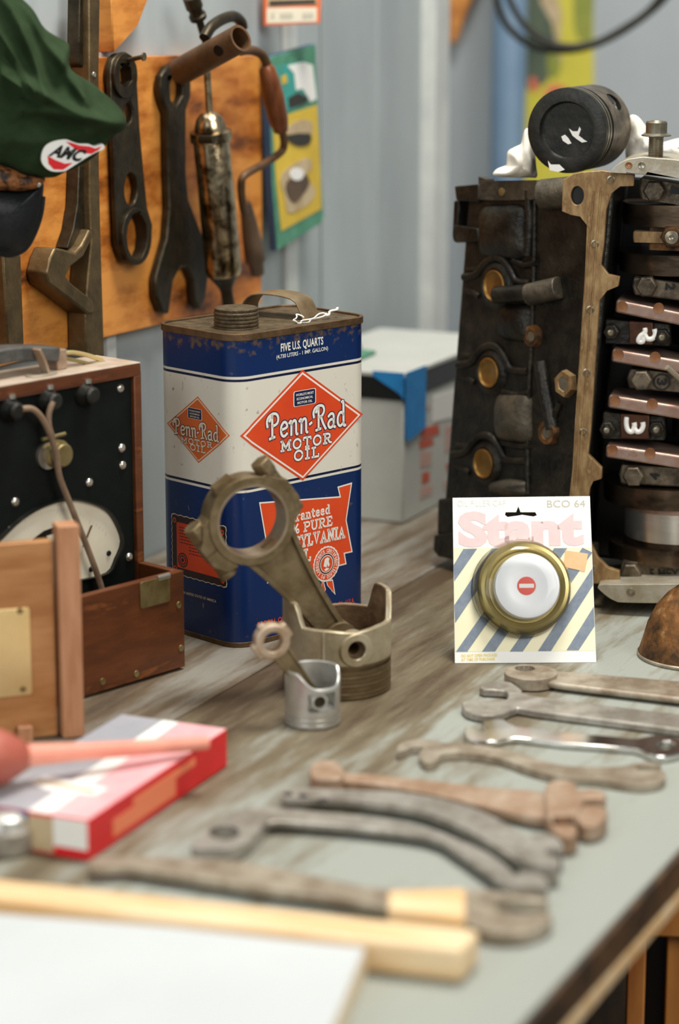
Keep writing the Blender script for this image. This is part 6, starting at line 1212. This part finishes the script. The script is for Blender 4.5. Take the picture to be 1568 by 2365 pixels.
hk = MB(); hk.tube([WL.w((WL.px(-40, -60, 0)[0], .58, .0005)), WL.w((WL.px(-40, -60, 0)[0], .58, .06)), HY.w(HY.px(-20, -40, -.012))], .003, 10, M['iron']); hko = hk.build('coat_hook', None, None, smooth=60); tag(hko, 'dark iron hook carrying the green cloth cap', 'hook')

# ------------------------------------------------------------------ far wall: poster, blue pole, wood brace, hanging cable
BW = Fr((.3, 3.05, 0), (1, 0, 0)); bw_ = lambda l, h=.002: [tuple(BW.px(x, y, h)[:2]) for x, y in l]
ps = thing('poster', 'tall yellow and green picture poster on the far wall above the engine', 'poster', tuple(BW.w(BW.px(1280, 600, .002))))
q = MB(BW); q.prism(bw_([(1188, -120), (1370, -120), (1372, 520), (1190, 520)]), .0002, .002, m=M['yellowb']); q.build('sheet', None, ps)
q = MB(BW)
for l, m, z in (([(1208, -120), (1290, -120), (1272, 30), (1284, 90), (1276, 140), (1262, 190), (1232, 200), (1212, 180)], 'dkgreen', .0026), ([(1330, -120), (1368, -120), (1368, 90), (1345, 95), (1325, 60)], 'olive', .0026), ([(1190, -120), (1208, -120), (1212, 240), (1190, 330)], 'olive', .0026), ([(1246, 0), (1276, -20), (1298, 30), (1292, 100), (1300, 150), (1284, 130), (1280, 60)], 'tan', .0028), ([(1222, 182), (1236, 180), (1244, 205), (1228, 212)], 'salmon', .003), ([(1262, 206), (1280, 195), (1304, 200), (1312, 215), (1290, 240), (1256, 240)], 'salmon', .003), ([(1264, 130), (1290, 125), (1292, 170), (1270, 180)], 'olive', .003)):
    q.prism(bw_(cr(l, 2), z), .0018, z, m=M[m])
q.build('picture', None, ps, smooth=0, label='blurred picture in green, tan and salmon')
bp0 = V((BW.px(1166, 400)[0] * 0 + .19, 2.92, -.9)); q = MB(); xx = .3 + BW.px(1166, 400)[0]
q.lathe((xx - .004, 2.95, -.8995), (0, 0, 1), [(.021, 0), (.021, 1.48), (.018, 1.49), (0, 1.49)], 32, M['bluep']); o = q.build('blue_pole', None, None, smooth=40); tag(o, 'round blue pole standing before the far wall left of the poster', 'pole')
q = MB(BW); q.prism(bw_([(1036, -60), (1112, -60), (1072, 40), (1056, 92), (1040, 104)], .03), .0003, .03, m=M['orange']); o = q.build('wood_brace', None, None, bevel=.001); tag(o, 'orange wood brace at the top of the far wall beside the white trim', 'wood brace')
CB2 = Fr((.3, 2.75, 0), (1, 0, 0))
q = MB(CB2)
q.tube([(*CB2.px(x, y)[:2], 0) for x, y in cr([(1128, -150), (1140, -40), (1160, 40), (1200, 88), (1250, 112), (1310, 116), (1370, 104), (1430, 76), (1490, 36), (1540, -10), (1600, -90)], 5, False)], .0042, 12, M['blackc'])
q.tube([(*CB2.px(x, y)[:2], .012) for x, y in cr([(1155, -150), (1168, -30), (1196, 40), (1240, 84), (1300, 106), (1370, 98), (1440, 62), (1500, 18), (1560, -60), (1600, -90)], 5, False)], .0038, 12, M['blackc'])
o = q.build('cable', None, None, smooth=60); tag(o, 'looped black rubber cable hanging before the yellow poster', 'cable')
